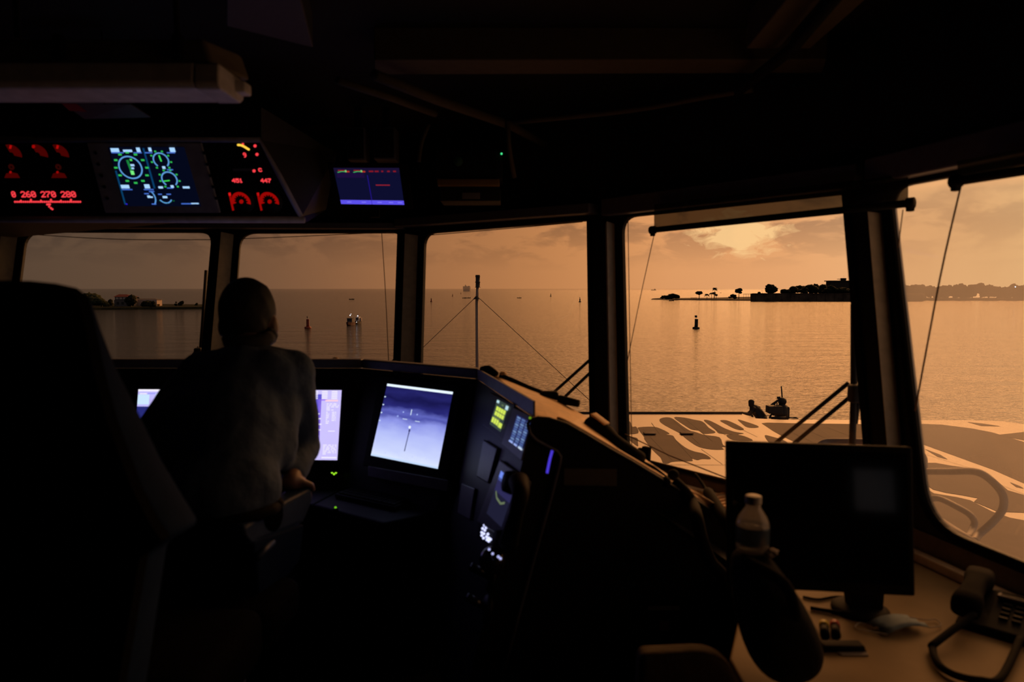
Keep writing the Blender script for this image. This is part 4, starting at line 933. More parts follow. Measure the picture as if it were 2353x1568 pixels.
p.r(.44, .30, .452, .375, W_).r(.34, .435, .41, .443, W_).r(.53, .44, .60, .448, W_)
p.dot(.33, .35, .010, em(170, 190, 250)).dot(.54, .355, .010, em(170, 190, 250)).dot(.26, .415, .014, em(150, 165, 235))
p.dot(.47, .535, .018, em(230, 240, 255, 1.1), 3, 1.1)
dk_ = em(38, 40, 92); p.line([(.478, .565), (.474, .66), (.468, .86)], .006, dk_); p.r(.466, .56, .488, .595, dk_); p.r(.468, .61, .484, .625, dk_)
for k_ in range(4): p.dot(.2 + .2 * k_, .93 - .01 * k_, .012, em(205, 215, 255)); 
p.dot(.3, .53, .006, em(160, 172, 240)).dot(.6, .55, .006, em(160, 172, 240)); p.done('overlay_marks', t_)
m_ = MB(); m_.prism([cp(1, *q, .03) for q in ((845, 1071), (1030, 1104), (1028, 1131), (845, 1096))], -PL1['n'] * .028, M_greyp); bevel(m_.build('lower_bezel_strip', t_), .004)

# chart display right of the person
c4 = [(560, 896), (785, 897), (775, 1058), (558, 1056)]
t_, f = disp('display', PL0, [(540, 872), (808, 874), (796, 1086), (538, 1084)], c4, 'tall violet chart display at the right elbow of the bending person')
p = Pic(f, c4); lav = em(206, 196, 255); wh = em(245, 240, 255, 1.0); vio = em(160, 122, 246)
p.r(0, 0, 1, 1, lav, 1).r(.0, .13, .86, .90, vio, 2).r(.86 - .0, .19, .87, .9, vio, 2)
p.r(.55, .06, .80, .9, em(96, 88, 210), 2)
p.r(.80, .15, 1, 1, lav, 3)
for row in range(5):
    for a, b in ((.70, .76), (.80, .86), (.90, .96)): p.r(a, .012 + row * .025, b, .028 + row * .025, wh, 4)
p.r(.84, .138, .97, .162, em(255, 212, 228), 4)
p.text_rows(.855, .19, .985, .30, 5, wh, 3, 4).text_rows(.855, .31, .89, .49, 7, wh, 4, 4).text_rows(.915, .31, .96, .45, 6, wh, 5, 4)
p.r(.885, .58, .955, .592, wh, 4).text_rows(.84, .78, .985, .93, 7, wh, 6, 4).r(.83, .955, .99, .975, wh, 4)
for k_, (u, v_) in enumerate(((.735, .25), (.76, .33), (.775, .40), (.785, .48), (.78, .56), (.765, .65), (.775, .73))): p.r(u, v_, u + .028, v_ + .018, wh, 4)
for u, v_, r_ in ((.69, .22, .02), (.71, .30, .022), (.72, .41, .018), (.725, .56, .024), (.66, .5, .02), (.60, .35, .02), (.70, .37, .012)): p.dot(u, v_, r_, em(170, 250, 170), 4, .9)
p.dot(.70, .26, .012, em(110, 220, 220), 4); p.done('screen', t_)
# left radar/conning display
c4 = [(318, 895), (520, 896), (520, 1058), (306, 1056)]
t_, f = disp('display', PL0, [(296, 872), (536, 873), (536, 1086), (284, 1084)], c4, 'display half hidden between the chair and the person')
p = Pic(f, c4); cy = em(205, 232, 255); p.r(0, 0, 1, 1, em(40, 44, 120), 1).r(0, 0, 1, .245, em(196, 190, 255), 2).r(.0, .0, 1, .03, em(245, 240, 255), 3)
p.r(.02, .055, .10, .07, wh, 3).r(.11, .05, .2, .068, em(160, 160, 250), 3).r(.0, .075, .13, .215, cy, 3).r(.13, .14, .2, .21, em(190, 180, 245), 3).r(.2, .06, .32, .2, cy, 3)
rnd = random.Random(4)
for k_ in range(70): p.dot(rnd.random(), .27 + .7 * rnd.random(), .012, em(*rnd.choice(((96, 120, 220), (130, 160, 235), (110, 110, 210)))), 3)
p.done('screen', t_)
# round green push buttons beside the chart display
t_ = thing('push_button', cp(0, 767, 1085), 'round push button with a ring of green lights below the violet chart', 'button')
m_ = MB(); m_.lathe(cp(0, 767, 1085), [(.024, 0), (.022, .010), (.010, .012)], M_black, 16, axis=PL0['n']); m_.build('cap', t_)
for x, y in ((763, 1087), (771, 1083), (772, 1087), (767.5, 1090)): m_ = MB(); m_.ball(cp(0, x, y, .012), .0052, em(150, 225, 40, 1.2), seg=2, sc=(1, .5, 1)); m_.build('light', t_)

# wing console instruments
t_, f = disp('radio_display', PL2, [(1126, 902), (1183, 930), (1155, 1012), (1108, 976)], None, 'small yellow green number display on the wing console', bez=M_panel, depth=.03, proud=.006)
c4 = [(1143, 918), (1170, 932), (1150, 993), (1125, 975)]; p = Pic(f, c4); p.r(0, 0, 1, 1, em(58, 72, 66), 1)
p.r(.0, .02, .2, .12, em(190, 225, 235), 3).r(.78, .05, 1, .2, em(190, 225, 235), 3)
yl = em(214, 235, 92); 
for a, b in ((.24, .40), (.43, .58)): 
    for k_ in range(4): p.r(.12 + k_ * .2, a, .30 + k_ * .2, b, yl, 3)
for k_ in range(3): p.r(.05 + k_ * .2, .68, .22 + k_ * .2, .88, yl, 3)
p.r(.66, .72, .95, .90, yl, 3).r(.1, .62, .7, .65, em(120, 140, 90), 3).r(.45, .1, .6, .13, em(120, 140, 90), 3); p.done('screen', t_)
t_, f = disp('radio_display', PL2, [(1178, 936), (1222, 957), (1197, 1060), (1152, 1020)], None, 'small blue list display on the wing console under the tan corner', bez=M_greyp, depth=.03, proud=.006)
c4 = [(1188, 953), (1220, 970), (1199, 1036), (1169, 1014)]; p = Pic(f, c4); p.r(0, 0, 1, 1, em(36, 38, 84), 1)
for row in range(11):
    for k_ in range(3): p.r(.06 + k_ * .33, .05 + row * .085, .30 + k_ * .33, .10 + row * .085, em(*((120, 150, 200), (96, 122, 178), (84, 108, 170))[(row + k_) % 3]), 3)
p.r(.0, .95, .28, 1, em(170, 190, 255), 3).r(.36, .95, .6, 1, em(170, 190, 255), 3).r(.7, .95, 1, 1, em(215, 230, 255), 3); p.done('screen', t_)
m_ = MB(); m_.ball(PP(1218, 961, PL2['o'], PL2['n'], .010), .0042, em(110, 150, 20, 1), seg=2); m_.build('green_light', t_)
t_, f = disp('radio_set', PL2, [(1148, 1056), (1214, 1106), (1176, 1250), (1094, 1200)], None, 'radio set with a bright blue screen low on the wing console', bez=M_greyp, depth=.04, proud=.012)
c4 = [(1151, 1082), (1186, 1112), (1152, 1212), (1118, 1180)]; p = Pic(f, c4); p.r(0, 0, 1, 1, em(30, 30, 52), 1).r(0, 0, 1, .14, em(112, 140, 240), 2).r(.0, .14, 1, .2, em(70, 82, 150), 2).r(0, .2, 1, .45, em(44, 42, 84), 2)
p.line([(.1, .45), (.25, .56), (.55, .60), (.75, .52)], .025, em(104, 118, 88), 3); p.done('screen', t_)
m_ = MB()
h_ = [(1183, 1100), (1206, 1112), (1212, 1130), (1204, 1160), (1190, 1200), (1178, 1250), (1160, 1262), (1152, 1245), (1160, 1205), (1170, 1160), (1172, 1125)]
hs = thing('radio_handset', PP(1185, 1180, PL2['o'], PL2['n'], .05), 'black handset hanging over the blue radio screen', 'handset')
m_.tube([PP(1192, 1108, PL2['o'], PL2['n'], .06), PP(1196, 1135, PL2['o'], PL2['n'], .07), PP(1186, 1180, PL2['o'], PL2['n'], .07), PP(1168, 1250, PL2['o'], PL2['n'], .055)], [.030, .024, .020, .028], M_black, seg=14, spline=6); m_.build('grip', hs)
m_ = MB(); m_.lathe(PP(1192, 1112, PL2['o'], PL2['n'], .03), [(.033, 0), (.036, .02), (.030, .045)], M_black, 16, axis=PL2['n']); m_.build('earpiece', hs)
m_ = MB(); m_.lathe(PP(1170, 1246, PL2['o'], PL2['n'], .02), [(.030, 0), (.034, .02), (.028, .045)], M_black, 16, axis=PL2['n']); m_.build('mouthpiece', hs)
for q in (((1060, 1110), (1090, 1122), (1078, 1196), (1050, 1180)), ((1110, 1010), (1142, 1030), (1120, 1112), (1094, 1096))):
    m_ = MB(); m_.prism([PP(*a, PL2['o'], PL2['n'], .012) for a in q], -PL2['n'] * .0115, M_greyp); tag(bevel(m_.build('blank_cover'), .006), ['rounded blank grey cover left of the radio set', 'blank grey cover between the number display and the radio'][0 if q[0][0] == 1060 else 1], 'panel')
kp = thing('keypad', PP(1115, 1225, PL2['o'], PL2['n'], .006), 'keypad of white lit keys below the radio set', 'keypad')
m_ = MB(); m_.prism([PP(*a, PL2['o'], PL2['n'], .006) for a in ((1100, 1196), (1136, 1222), (1130, 1256), (1096, 1238))], -PL2['n'] * .0055, M_black); KPL = m_.build('plate', kp)
for x, y in ((1113, 1208), (1117, 1213), (1109, 1215), (1114, 1219), (1107, 1224), (1112, 1227), (1107, 1231), (1111, 1237), (1121, 1228), (1118, 1234), (1123, 1237), (1127, 1240), (1119, 1241), (1123, 1244)):
    m_ = MB(); m_.ball(PP(x, y, PL2['o'], PL2['n'], .010), .0046, em(205, 210, 255, 1.5), seg=2); m_.build('lit_key', KPL)
kn = thing('throttle_knob', PP(1132, 1290, PL2['o'], PL2['n'], .02), 'glossy dark ball knob under the lit keypad', 'knob')
M_gloss = mat('glossy_black', (.02, .02, .03), .12, spec=.7); m_ = MB(); kc = PP(1132, 1288, PL2['o'], PL2['n'], .05); m_.ball(kc, .040, M_gloss, seg=4); KB = m_.build('ball', kn)
m_ = MB(); m_.tube([PP(1128, 1330, PL2['o'], PL2['n'], .0), kc], .014, M_gloss); m_.build('stem', kn)
for x, y in ((1124, 1263), (1132, 1273), (1145, 1280), (1150, 1284)): m_ = MB(); m_.ball(PP(x, y, PL2['o'], PL2['n'], .088), .0038, em(190, 195, 255, 1.0), seg=2); m_.build('painted_glint', KB)  # glowing beads stand in for the bright reflections on the ball
m_ = MB(); a = [PP(x, y, PL2['o'], PL2['n'], .004) for x, y in ((1269, 1036), (1264, 1054), (1261, 1068), (1257, 1088))]; m_.tube(a, .0035, em(78, 60, 225, .9), seg=6); m_.build('light_strip', K2, label='violet light strip')
# worktop odds: keyboard, tiny lamp, levers
kbp = PZ(860, 1152, ZW); kb = thing('keyboard', kbp, 'dark keyboard on the worktop below the infrared picture', 'keyboard')
m_ = MB(); R_ = Matrix.Rotation(-.55, 3, 'Z'); m_.box(kbp + V((0, 0, .012)), (.36, .13, .02), M_black, rot=R_, bev=.004); m_.build('tray', kb)
m_ = MB()
for r_ in range(4):
    for c_ in range(13): m_.box(kbp + V((0, 0, .024)) + R_ @ V(((c_ - 6) * .026, (r_ - 1.5) * .029, 0)), (.021, .024, .008), M_black, rot=R_)
m_.build('keys', kb)['kind'] = 'stuff'
gl_ = PZ(771, 1168, ZW + .01); t_ = thing('indicator_lamp', gl_, 'tiny green lamp on the worktop right of the armrest', 'lamp'); m_ = MB(); m_.lathe(V((gl_.x, gl_.y, ZW)), [(.012, 0), (.012, .006), (.006, .01)], M_black, 12); m_.build('socket', t_); m_ = MB(); m_.ball(V((gl_.x, gl_.y, ZW + .012)), .0055, em(110, 190, 30, 1), seg=2); m_.build('bulb', t_)
for k_, (px, py) in enumerate(((1130, 1330), (1122, 1400))):
    a = PP(px, py, PL2['o'], PL2['n'], .0); lv = thing('control_lever', a, ['short control lever below the ball knob', 'lowest control lever near the floor end of the wing console'][k_], 'lever', 'wing console levers')
    m_ = MB(); m_.lathe(a, [(.045, 0), (.04, .012), (.02, .016)], M_panel, 16, axis=PL2['n']); m_.build('boss', lv); m_ = MB(); b = a + PL2['n'] * .07 + V((0, 0, .03)); m_.tube([a, b], [.010, .014], M_gloss, seg=10); m_.build('handle', lv)

# ------------------------------------------------------------------ overhead console
th = math.radians(19); OHn = V((0, -math.cos(th), -math.sin(th))); OHo = PY(300, 325, 3.05); OH = dict(o=OHo, n=OHn)
def oh(px, py, off=0.0): return PP(px, py, OHo, OHn, off)
fr_ = [oh(-420, 322), oh(598, 322), oh(692, 498), oh(-420, 498)]
tp = [V((p.x, p.y, 0)) for p in fr_[:2]]; ytop = fr_[0].y
M_rim2 = mat('console_edge', (.45, .45, .55), .5); M_frame = mat('display_frame', (.34, .34, .37), .5)
t_oh = thing('overhead_console', oh(200, 498), 'dark overhead console with red dials hung above the front windows', 'console')
tl, tr = PY(-420, 246, ytop), PY(598, 246, ytop)
bl, br = oh(-420, 512, 0), oh(702, 512, 0)
YB2 = 4.2
prof_l = [tl, fr_[0], fr_[3], bl, V((tl.x, YB2, bl.z + .01)), V((tl.x, YB2, tl.z))]
prof_r = [tr, fr_[1], fr_[2], br, PY(748, 482, YB2), PY(772, 352, YB2)]
m_ = MB(); m_.loft([prof_l, prof_r], M_panel, close=True, cap=True, smooth=False); m_.build('housing', t_oh)
m_ = MB(); m_.tube([fr_[0] + V((0, -.004, 0)), fr_[1] + V((0, -.004, 0)), oh(640, 400, .004), fr_[2] + V((0, -.004, 0))], .012, M_rim2, seg=8); m_.build('edge_trim', t_oh)
m_ = MB(); m_.tube([oh(-420, 503, .004), oh(700, 505, .004)], .016, M_rim2, seg=8); m_.build('lower_trim', t_oh)
m_ = MB(); ch = [tr, fr_[1], fr_[2], br, prof_r[4], prof_r[5]]; m_.poly([p + V((.004, 0, 0)) for p in ch], mat('olive_paint', (.060, .058, .046), .6)); m_.build('end_plate', t_oh, fix=False)
# central engine display with its bolted frame
t_ = thing('display', oh(350, 405, .01), 'overhead blue and green engine gauge display', 'display', 'lit displays')
m_ = MB(); m_.prism([oh(*q, .014) for q in ((198, 328), (462, 328), (506, 490), (240, 490))], -OHn * .0135, M_frame); BZ = bevel(m_.build('bezel', t_), .005)
for k_ in range(5):
    for x in (218, 468):
        m_ = MB(); m_.ball(oh(x + (k_ * 26) * .26 + 2, 352 + k_ * 26, .016), .007, M_black, seg=2); m_.build('screw', BZ)
c4 = [(249, 338), (423, 338), (462, 474), (287, 474)]; f = lambda x, y, lv=1: oh(x, y, .0145 + .0012 * lv); p = Pic(f, c4)
p.r(0, 0, 1, 1, em(4, 8, 26), 1); bl_ = em(96, 160, 226); pb = em(168, 212, 255, 1.05); gr = em(48, 190, 84); gd = em(24, 130, 60); db = em(8, 62, 104); ul = em(70, 112, 214)
ASP = 174 / 136 * .98
p.r(.445, .02, .468, .70, db, 2).r(.0, .40, .022, .97, db, 2)
for u0, u1, v0, v1 in ((.02, .13, .02, .085), (.18, .30, .045, .085), (.36, .41, .01, .085), (.52, .56, .01, .075), (.80, .87, .01, .085)): p.r(u0, v0, u1, v1, pb, 3)
for u0, u1, v in ((.02, .18, .088), (.31, .42, .088), (.46, .56, .088), (.75, .86, .088), (.02, .16, .71), (.31, .44, .71), (.62, .70, .685), (.69, .77, .375)): p.r(u0, v, u1, v + .018, ul, 3)
p.arc(.215, .345, .148, 0, 2 * PI, .009, bl_, 3, ASP, 40)
for k_ in range(12): a = 2 * PI * k_ / 12; p.r(.205 + .205 * math.cos(a), .335 + .205 * ASP * math.sin(a), .25 + .205 * math.cos(a), .365 + .205 * ASP * math.sin(a), gr, 3)
p.line([(.20, .22), (.215, .42)], .016, gd, 3).r(.20, .40, .245, .47, em(120, 240, 130), 4).r(.225, .29, .275, .325, pb, 4).r(.225, .345, .26, .375, pb, 4).r(.235, .2, .265, .235, em(80, 230, 90), 4)
for cu, cv, a_n in ((.645, .225, -PI / 2 - .1), (.685, .545, PI * .96)):
    p.arc(cu, cv, .098, PI * .72, PI * 2.28, .0085, bl_, 3, ASP)
    for k_ in range(8): a = PI * .72 + PI * 1.56 * k_ / 7; p.r(cu - .012 + .128 * math.cos(a), cv - .012 + .128 * ASP * math.sin(a), cu + .014 + .128 * math.cos(a), cv + .014 + .128 * ASP * math.sin(a), gr, 3)
    p.line([(cu, cv + .02), (cu + .085 * math.cos(a_n), cv + .02 + .085 * ASP * math.sin(a_n))], .010, em(64, 220, 90), 4); p.r(cu - .01, cv + .10, cu + .03, cv + .145, pb, 4)
for u0, u1, v0, v1 in ((.02, .13, .64, .70), (.33, .40, .63, .70), (.51, .57, .665, .70), (.83, .92, .665, .70), (.33, .37, .82, .86), (.37, .40, .835, .86), (.53, .59, .83, .865), (.88, .98, .945, .965)): p.r(u0, v0, u1, v1, pb, 3)
p.arc(.30, .86, .13, -.75, .75, .008, bl_, 3, ASP).arc(.56, .84, .085, .5, PI - .5, .008, bl_, 3, ASP)
for u0, u1, v in ((.30, .36, .78), (.48, .53, .79), (.59, .65, .79), (.36, .42, .955), (.75, .88, .95), (.37, .44, .745)): p.r(u0, v, u1, v + .018, ul, 3)
for k_ in range(5): p.r(.47 + k_ * .045, .945 - .02 * abs(k_ - 2), .49 + k_ * .045, .955 - .02 * abs(k_ - 2), gd, 3)
p.dot(.03, .965, .012, em(50, 30, 220), 4); p.done('screen', t_)
# red dial panels
rd = em(255, 64, 72, 1.0); rdd = em(66, 2, 1, 1); rd2 = em(150, 6, 4, 1)
t_ = thing('dial_panel', oh(100, 410, .006), 'left red lit panel with a compass readout strip', 'instrument panel', 'red lit dial panels')
m_ = MB(); m_.prism([oh(*q, .006) for q in ((-150, 328), (192, 328), (236, 492), (-150, 492))], -OHn * .0055, M_black); m_.build('panel', t_)
c4 = [(0, 330), (200, 330), (240, 490), (40, 490)]; f = lambda x, y, lv=1: oh(x, y, .0066 + .0010 * lv)
lean = .26
class Px:
    """draws straight in picture coordinates on the overhead glass"""
    def __init__(s): s.m = MB()
    def poly(s, pts, m, lv=2): s.m.poly([f(x, y, lv) for x, y in pts], m); return s
    def dot(s, x, y, r, m, lv=3): return s.poly([(x + r * math.cos(k_ * PI / 5), y + r * math.sin(k_ * PI / 5)) for k_ in range(10)], m, lv)
    def line(s, pts, w, m, lv=3):
        for (x0, y0), (x1, y1) in zip(pts, pts[1:]):
            l_ = math.hypot(x1 - x0, y1 - y0) or 1; nx, ny = -(y1 - y0) / l_ * w, (x1 - x0) / l_ * w
            s.poly([(x0 + nx, y0 + ny), (x1 + nx, y1 + ny), (x1 - nx, y1 - ny), (x0 - nx, y0 - ny)], m, lv)
        return s
    def ring(s, x, y, r0, r1, a0, a1, m, lv=3, n=24, sh=lean):
        g_ = lambda r, a: (x + r * math.cos(a) + sh * r * math.sin(a), y + r * math.sin(a))
        for k_ in range(n):
            b0, b1 = a0 + (a1 - a0) * k_ / n, a0 + (a1 - a0) * (k_ + 1) / n; s.poly([g_(r0, b0), g_(r1, b0), g_(r1, b1), g_(r0, b1)], m, lv)
        return s
    def led(s, txt, x, y, w, h, adv, r, m):
        for ch_ in txt:
            g_ = G57[ch_]
            for row in range(7):
                b = int(g_[row * 2:row * 2 + 2], 16)
                for c_ in range(5):
                    if b >> (4 - c_) & 1: s.dot(x + w * c_ / 4 + lean * h * row / 6, y + h * row / 6, r, m)
            x += adv
        return s
def part(fn, name, lv=0):
    p = Px(); fn(p); p.m.build(name, t_, fix=False)
part(lambda p: p.led('0', 26, 441, 7, 11.5, 12, 1.6, rd), 'heading_digits')
for tx_, x in (('260', 47.5), ('270', 93.5), ('280', 139.5)): part(lambda p: p.led(tx_, x, 441, 8.2, 11.5, 11.8, 1.6, rd), 'heading_digits')
def _r(p):
    for k_ in range(32): p.dot(34.5 + k_ * 4.83, 464, 2.5, rd)
    for x in (71, 117, 163): p.dot(x, 459.5, 2.6, rd).dot(x, 462, 2.6, rd)
    for x in (48, 94, 140): p.dot(x, 461.5, 2.4, rd)
part(_r, 'compass_scale')
def _r(p):
    for k_ in range(3): p.dot(108.5 + 3 * k_, 470, 2.6, rd)
    p.dot(113, 475, 2.4, rd).dot(117, 478.5, 2.6, rd).dot(120.5, 481, 2.4, rd)
part(_r, 'lubber_mark')
for x in (26, 86, 134):
    def _r(p):
        p.ring(x, 356, 6, 24, -1.9, .25, rdd, 2)
        p.line([(x - 3, 342), (x - 1, 334)], 2.6, em(170, 10, 8), 3) if x != 86 else p.dot(x - 9, 337, 4, rd2)
    part(_r, 'lit_dial')
for x in (24, 132):
    def _r(p): p.poly([(x - 14, 409), (x - 10, 399), (x + 2, 396), (x + 16, 399), (x + 22, 409)], rdd, 2); p.dot(x, 396, 3, rd2, 3); p.ring(x + 2, 384, 2, 7, 0, 2 * PI, em(40, 4, 2), 2)
    part(_r, 'lit_gauge')
t_ = thing('dial_panel', oh(580, 410, .006), 'right red lit panel with a yellow arc and two round dimmer dials', 'instrument panel', 'red lit dial panels')
m_ = MB(); m_.prism([oh(*q, .006) for q in ((470, 328), (592, 328), (682, 492), (514, 492))], -OHn * .0055, M_black); m_.build('panel', t_)
yw = em(255, 205, 70, 1.1)
part(lambda p: p.line([(547, 333.2), (554, 333.8), (561, 337), (568, 341.5), (571.5, 343.5)], 2.6, yw).dot(547, 333.2, 2.6, yw).dot(571.5, 343.5, 2.6, yw).dot(558, 331.5, 3, rd, 2), 'yellow_arc')
for x, y in ((586, 335.5), (590.5, 355), (583.7, 393)): part(lambda p: p.dot(x, y, 3.8, rd), 'indicator_light')
for tx_, x, y, w, h, ad in (('9', 558.5, 352, 5.2, 9, 8), ('C', 594, 387.5, 6, 6.5, 7), ('447', 599, 411.5, 5.6, 7.5, 8.2)): part(lambda p: p.led(tx_, x, y, w, h, ad, 1.4, rd), 'red_digits')
part(lambda p: (p.led('45', 533, 411.5, 6, 7.5, 8.5, 1.4, rd), p.led('1', 550, 411.5, 5, 7.5, 8, 1.4, rd)), 'red_digits')
for x in (554, 619):
    def _r(p):
        p.ring(x, 463, 15, 21.5, -PI - .3, .35, rd2, 2, 30)
        for k_ in range(9): a = -PI - .2 + (PI + .45) * k_ / 8; p.ring(x, 463, 12.5, 15.2, a - .1, a + .1, rd2, 2, 3)
        p.dot(x + .5, 463.5, 5, rd2)
    part(_r, 'dimmer_dial')
    part(lambda p: p.line([(x - 27, 443), (x - 24, 458), (x - 18, 484)], 2.3, rd2).line([(x - 27, 443), (x - 25.5, 450)], 2.6, em(235, 24, 24)), 'dial_pointer')
for x in (554, 619): m_ = MB(); m_.lathe(oh(x, 463, .0058), [(.060, -.002), (.060, .0006)], M_dark, 24, axis=OHn); m_.build('dial_plate', t_)
m_ = MB(); m_.prism([oh(*q, .0064) for q in ((534, 388), (580, 387), (582, 393), (536, 394))], -OHn * .001, M_greyp); m_.build('label_strip', t_)
# small overhead monitor
th2 = math.radians(20); SMn = V((.10, -math.cos(th2), -math.sin(th2))).normalized(); SMo = PY(845, 430, 3.75); SM = dict(o=SMo, n=SMn)
t_, f = disp('display', SM, [(752, 374), (938, 376), (950, 480), (772, 480)], None, 'small dim blue overhead display right of the overhead console', depth=.06)
c4 = [(766, 386), (917, 386), (929, 471), (784, 469)]; p = Pic(f, c4); p.r(0, 0, 1, 1, em(13, 14, 46), 1).r(0, 0, 1, .13, em(24, 16, 48), 2).r(0, .885, 1, 1, em(92, 80, 236), 3)
p.r(.49, .2, .505, .88, em(30, 16, 120), 2).r(.485, .885, .495, 1, em(60, 50, 190), 4)
for u in (.05, .29): p.line([(u, .125), (u + .06, .10), (u + .13, .105)], .011, em(60, 170, 96), 3); p.r(u + .01, .06, u + .11, .085, em(150, 40, 30), 3).r(u + .115, .06, u + .14, .12, em(130, 190, 110), 4).r(u + .14, .08, u + .185, .125, em(170, 50, 34), 3)
for u0, u1 in ((.53, .60), (.62, .68), (.72, .75), (.81, .85), (.90, .945)): p.r(u0, .075, u1, .115, em(130, 22, 34), 3)
p.r(.60, .455, .82, .485, em(140, 30, 44), 3); p.r(.03, .14, .45, .27, em(28, 12, 58), 2)
for u in (.1, .33, .58, .76, .9): p.r(u, .93, u + .07, .955, em(128, 120, 248), 4)
p.done('screen', t_)
m_ = MB(); a = PP(860, 480, SMo, SMn, -.03); m_.box(a + V((0, .02, -.02)), (.05, .03, .05), M_black); m_.build('mount', t_)

# ------------------------------------------------------------------ deckhead: fluorescent fitting, conduits, boxes
YF_ = 1.75
fl = thing('ceiling_light', PY(250, 90, YF_), 'switched off fluorescent fitting hanging under the ceiling', 'ceiling light')
e0 = PY(-260, 138, YF_); zl = PY(490, 200, YF_ - .035).z; zh = PY(490, 142, YF_ - .03).z; x1 = PY(492, 150, YF_ - .03).x
a = PY(-260, 88, YF_); b = PY(467, 88, YF_); q = [a, b, b + V((.05, .12, 0)), a + V((0, .12, 0))]; lo = [V((a.x, YF_ - .02, zh)), V((x1 - .01, YF_ - .02, zh)), V((x1 + .03, YF_ + .13, zh)), V((a.x, YF_ + .13, zh))]
m_ = MB(); m_.hexa(q, lo, M_beige); bevel(m_.build('housing', fl), .01)
prof = [(-.03, zh), (-.035, zl + .012), (-.02, zl), (.105, zl), (.125, zl + .012), (.125, zh)]
m_ = MB(); m_.loft([[V((x, YF_ + y, z_)) for y, z_ in prof] for x in (e0.x, x1 - .05)], M_diff, close=True, cap=True, smooth=False); bevel(m_.build('diffuser', fl), .006)
m_ = MB(); m_.loft([[V((x, YF_ + y, z_ - .002)) for y, z_ in prof] for x in (x1 - .052, x1, x1 + .012)], M_white, close=True, cap=True, smooth=False); bevel(m_.build('end_cap', fl), .006)
m_ = MB(); m_.box(V((x1 + .022, YF_ + .09, zh - .03)), (.03, .05, .03), M_white, bev=.006); m_.build('latch', fl)
for px in (135, 408): m_ = MB(); p0 = PY(px, 108, YF_ - .02); m_.box(p0, (.022, .02, .06), M_black, bev=.004); m_.build('clip', fl)
for px in (60, 420): m_ = MB(); p0 = PY(px, 88, YF_ + .1); m_.tube([p0 + V((0, -.03, -.01)), V((p0.x, p0.y - .03, ZC))], .008, M_black, seg=8); m_.build('hanger_rod', fl)
cd_ = thing('laminated_card', PY(245, 258, 2.7), 'blurred card with a red corner hanging under the fluorescent fitting', 'card')
c_ = [PY(140, 236, 2.65), PY(300, 240, 2.65), PY(346, 270, 2.75), PY(195, 274, 2.75)]; m_ = MB(); m_.prism(c_, (0, .002, .004), mat('card_face', (.10, .09, .10), .5)); m_.build('sheet', cd_)
m_ = MB(); m_.prism([p + V((0, -.001, -.002)) for p in (PY(142, 237, 2.65), PY(176, 238, 2.65), PY(200, 256, 2.7), PY(160, 254, 2.7))], (0, .001, .001), mat('card_red', (.35, .02, .03), .5)); m_.build('red_corner', cd_)
m_ = MB(); p0 = PY(240, 240, 2.65); m_.tube([p0, V((p0.x, p0.y, ZC))], .003, M_black, seg=6); m_.build('string', cd_)
ZCN = 2.45
def conduit(pts, r, label, m=M_beam, sp=0):
    m_ = MB(); m_.tube(pts, r, m, seg=8, spline=sp); tag(m_.build('ceiling_conduit'), label, 'conduit', 'conduits under the ceiling')
conduit([PZ(860, 172, ZCN), PZ(1000, 228, ZCN), PZ(1170, 287, ZCN), PZ(1250, 330, ZCN)], .022, 'diagonal conduit running to the middle of the ceiling')
conduit([PZ(775, 185, ZCN), PZ(900, 225, ZCN), PZ(1000, 262, ZCN)], .016, 'thin conduit left of the diagonal one')
conduit([PZ(1180, 280, ZCN), PZ(1440, 254, ZCN), PZ(1620, 222, ZCN), PZ(1730, 205, ZCN)], .014, 'conduit curving right above the middle windows', sp=4)
conduit([PZ(1690, 215, ZCN), PZ(1820, 112, ZCN), PZ(1930, -20, ZCN)], .02, 'dark conduit between the two ceiling beams', M_black)
conduit([PY(1166, 278, 3.35), PY(1170, 340, 3.42), PY(1182, 408, 3.5)], .012, 'upright conduit beside the green lamp')
conduit([PY(985, 285, 3.5), PY(968, 330, 3.5), PY(962, 372, 3.5)], .011, 'short bent conduit left of the dark radio box', sp=4)
for k_, (x0, x1_, y0, y1, Y_, lab) in enumerate(((798, 838, 292, 368, 3.7, 'left of two dim upright boxes above the small display'), (858, 908, 292, 366, 3.7, 'right of two dim upright boxes above the small display'))):
    b_ = thing('junction_box', PY((x0 + x1_) / 2, y1, Y_), lab, 'box', 'deckhead boxes'); a, b = PY(x0, y1, Y_), PY(x1_, y0, Y_); m_ = MB(); m_.box((a + b) / 2 + V((0, .06, 0)), (b.x - a.x, .12, b.z - a.z), M_greyp, bev=.006); m_.build('case', b_)
    m_ = MB(); m_.box((a + b) / 2 + V((0, -.003, 0)), ((b.x - a.x) * .86, .006, (b.z - a.z) * .9), M_console, bev=.002); m_.build('lid', b_)
    m_ = MB(); m_.tube([V(((a.x + b.x) / 2, Y_ + .06, b.z)), V(((a.x + b.x) / 2, Y_ + .06, ZC))], .02, M_black, seg=8); m_.build('hanger', b_)
rb_ = thing('radio_box', PY(1080, 445, 3.6), 'dark radio box with a brass strip and green lamp above the third window', 'radio')
a, b = PY(1000, 410, 3.6), PY(1155, 345, 3.6); m_ = MB(); m_.box((a + b) / 2 + V((0, .12, 0)), (b.x - a.x, .24, b.z - a.z), M_console, bev=.008); m_.build('case', rb_)
a, b = PY(1006, 428, 3.58), PY(1148, 413, 3.58); m_ = MB(); m_.box((a + b) / 2, (b.x - a.x, .05, b.z - a.z), M_gold, bev=.004); m_.build('brass_strip', rb_)
m_ = MB(); m_.lathe(PY(1052, 371, 3.595), [(.026, 0), (.024, .006)], M_green, 18, axis=(0, -1, 0)); m_.build('dial', rb_)
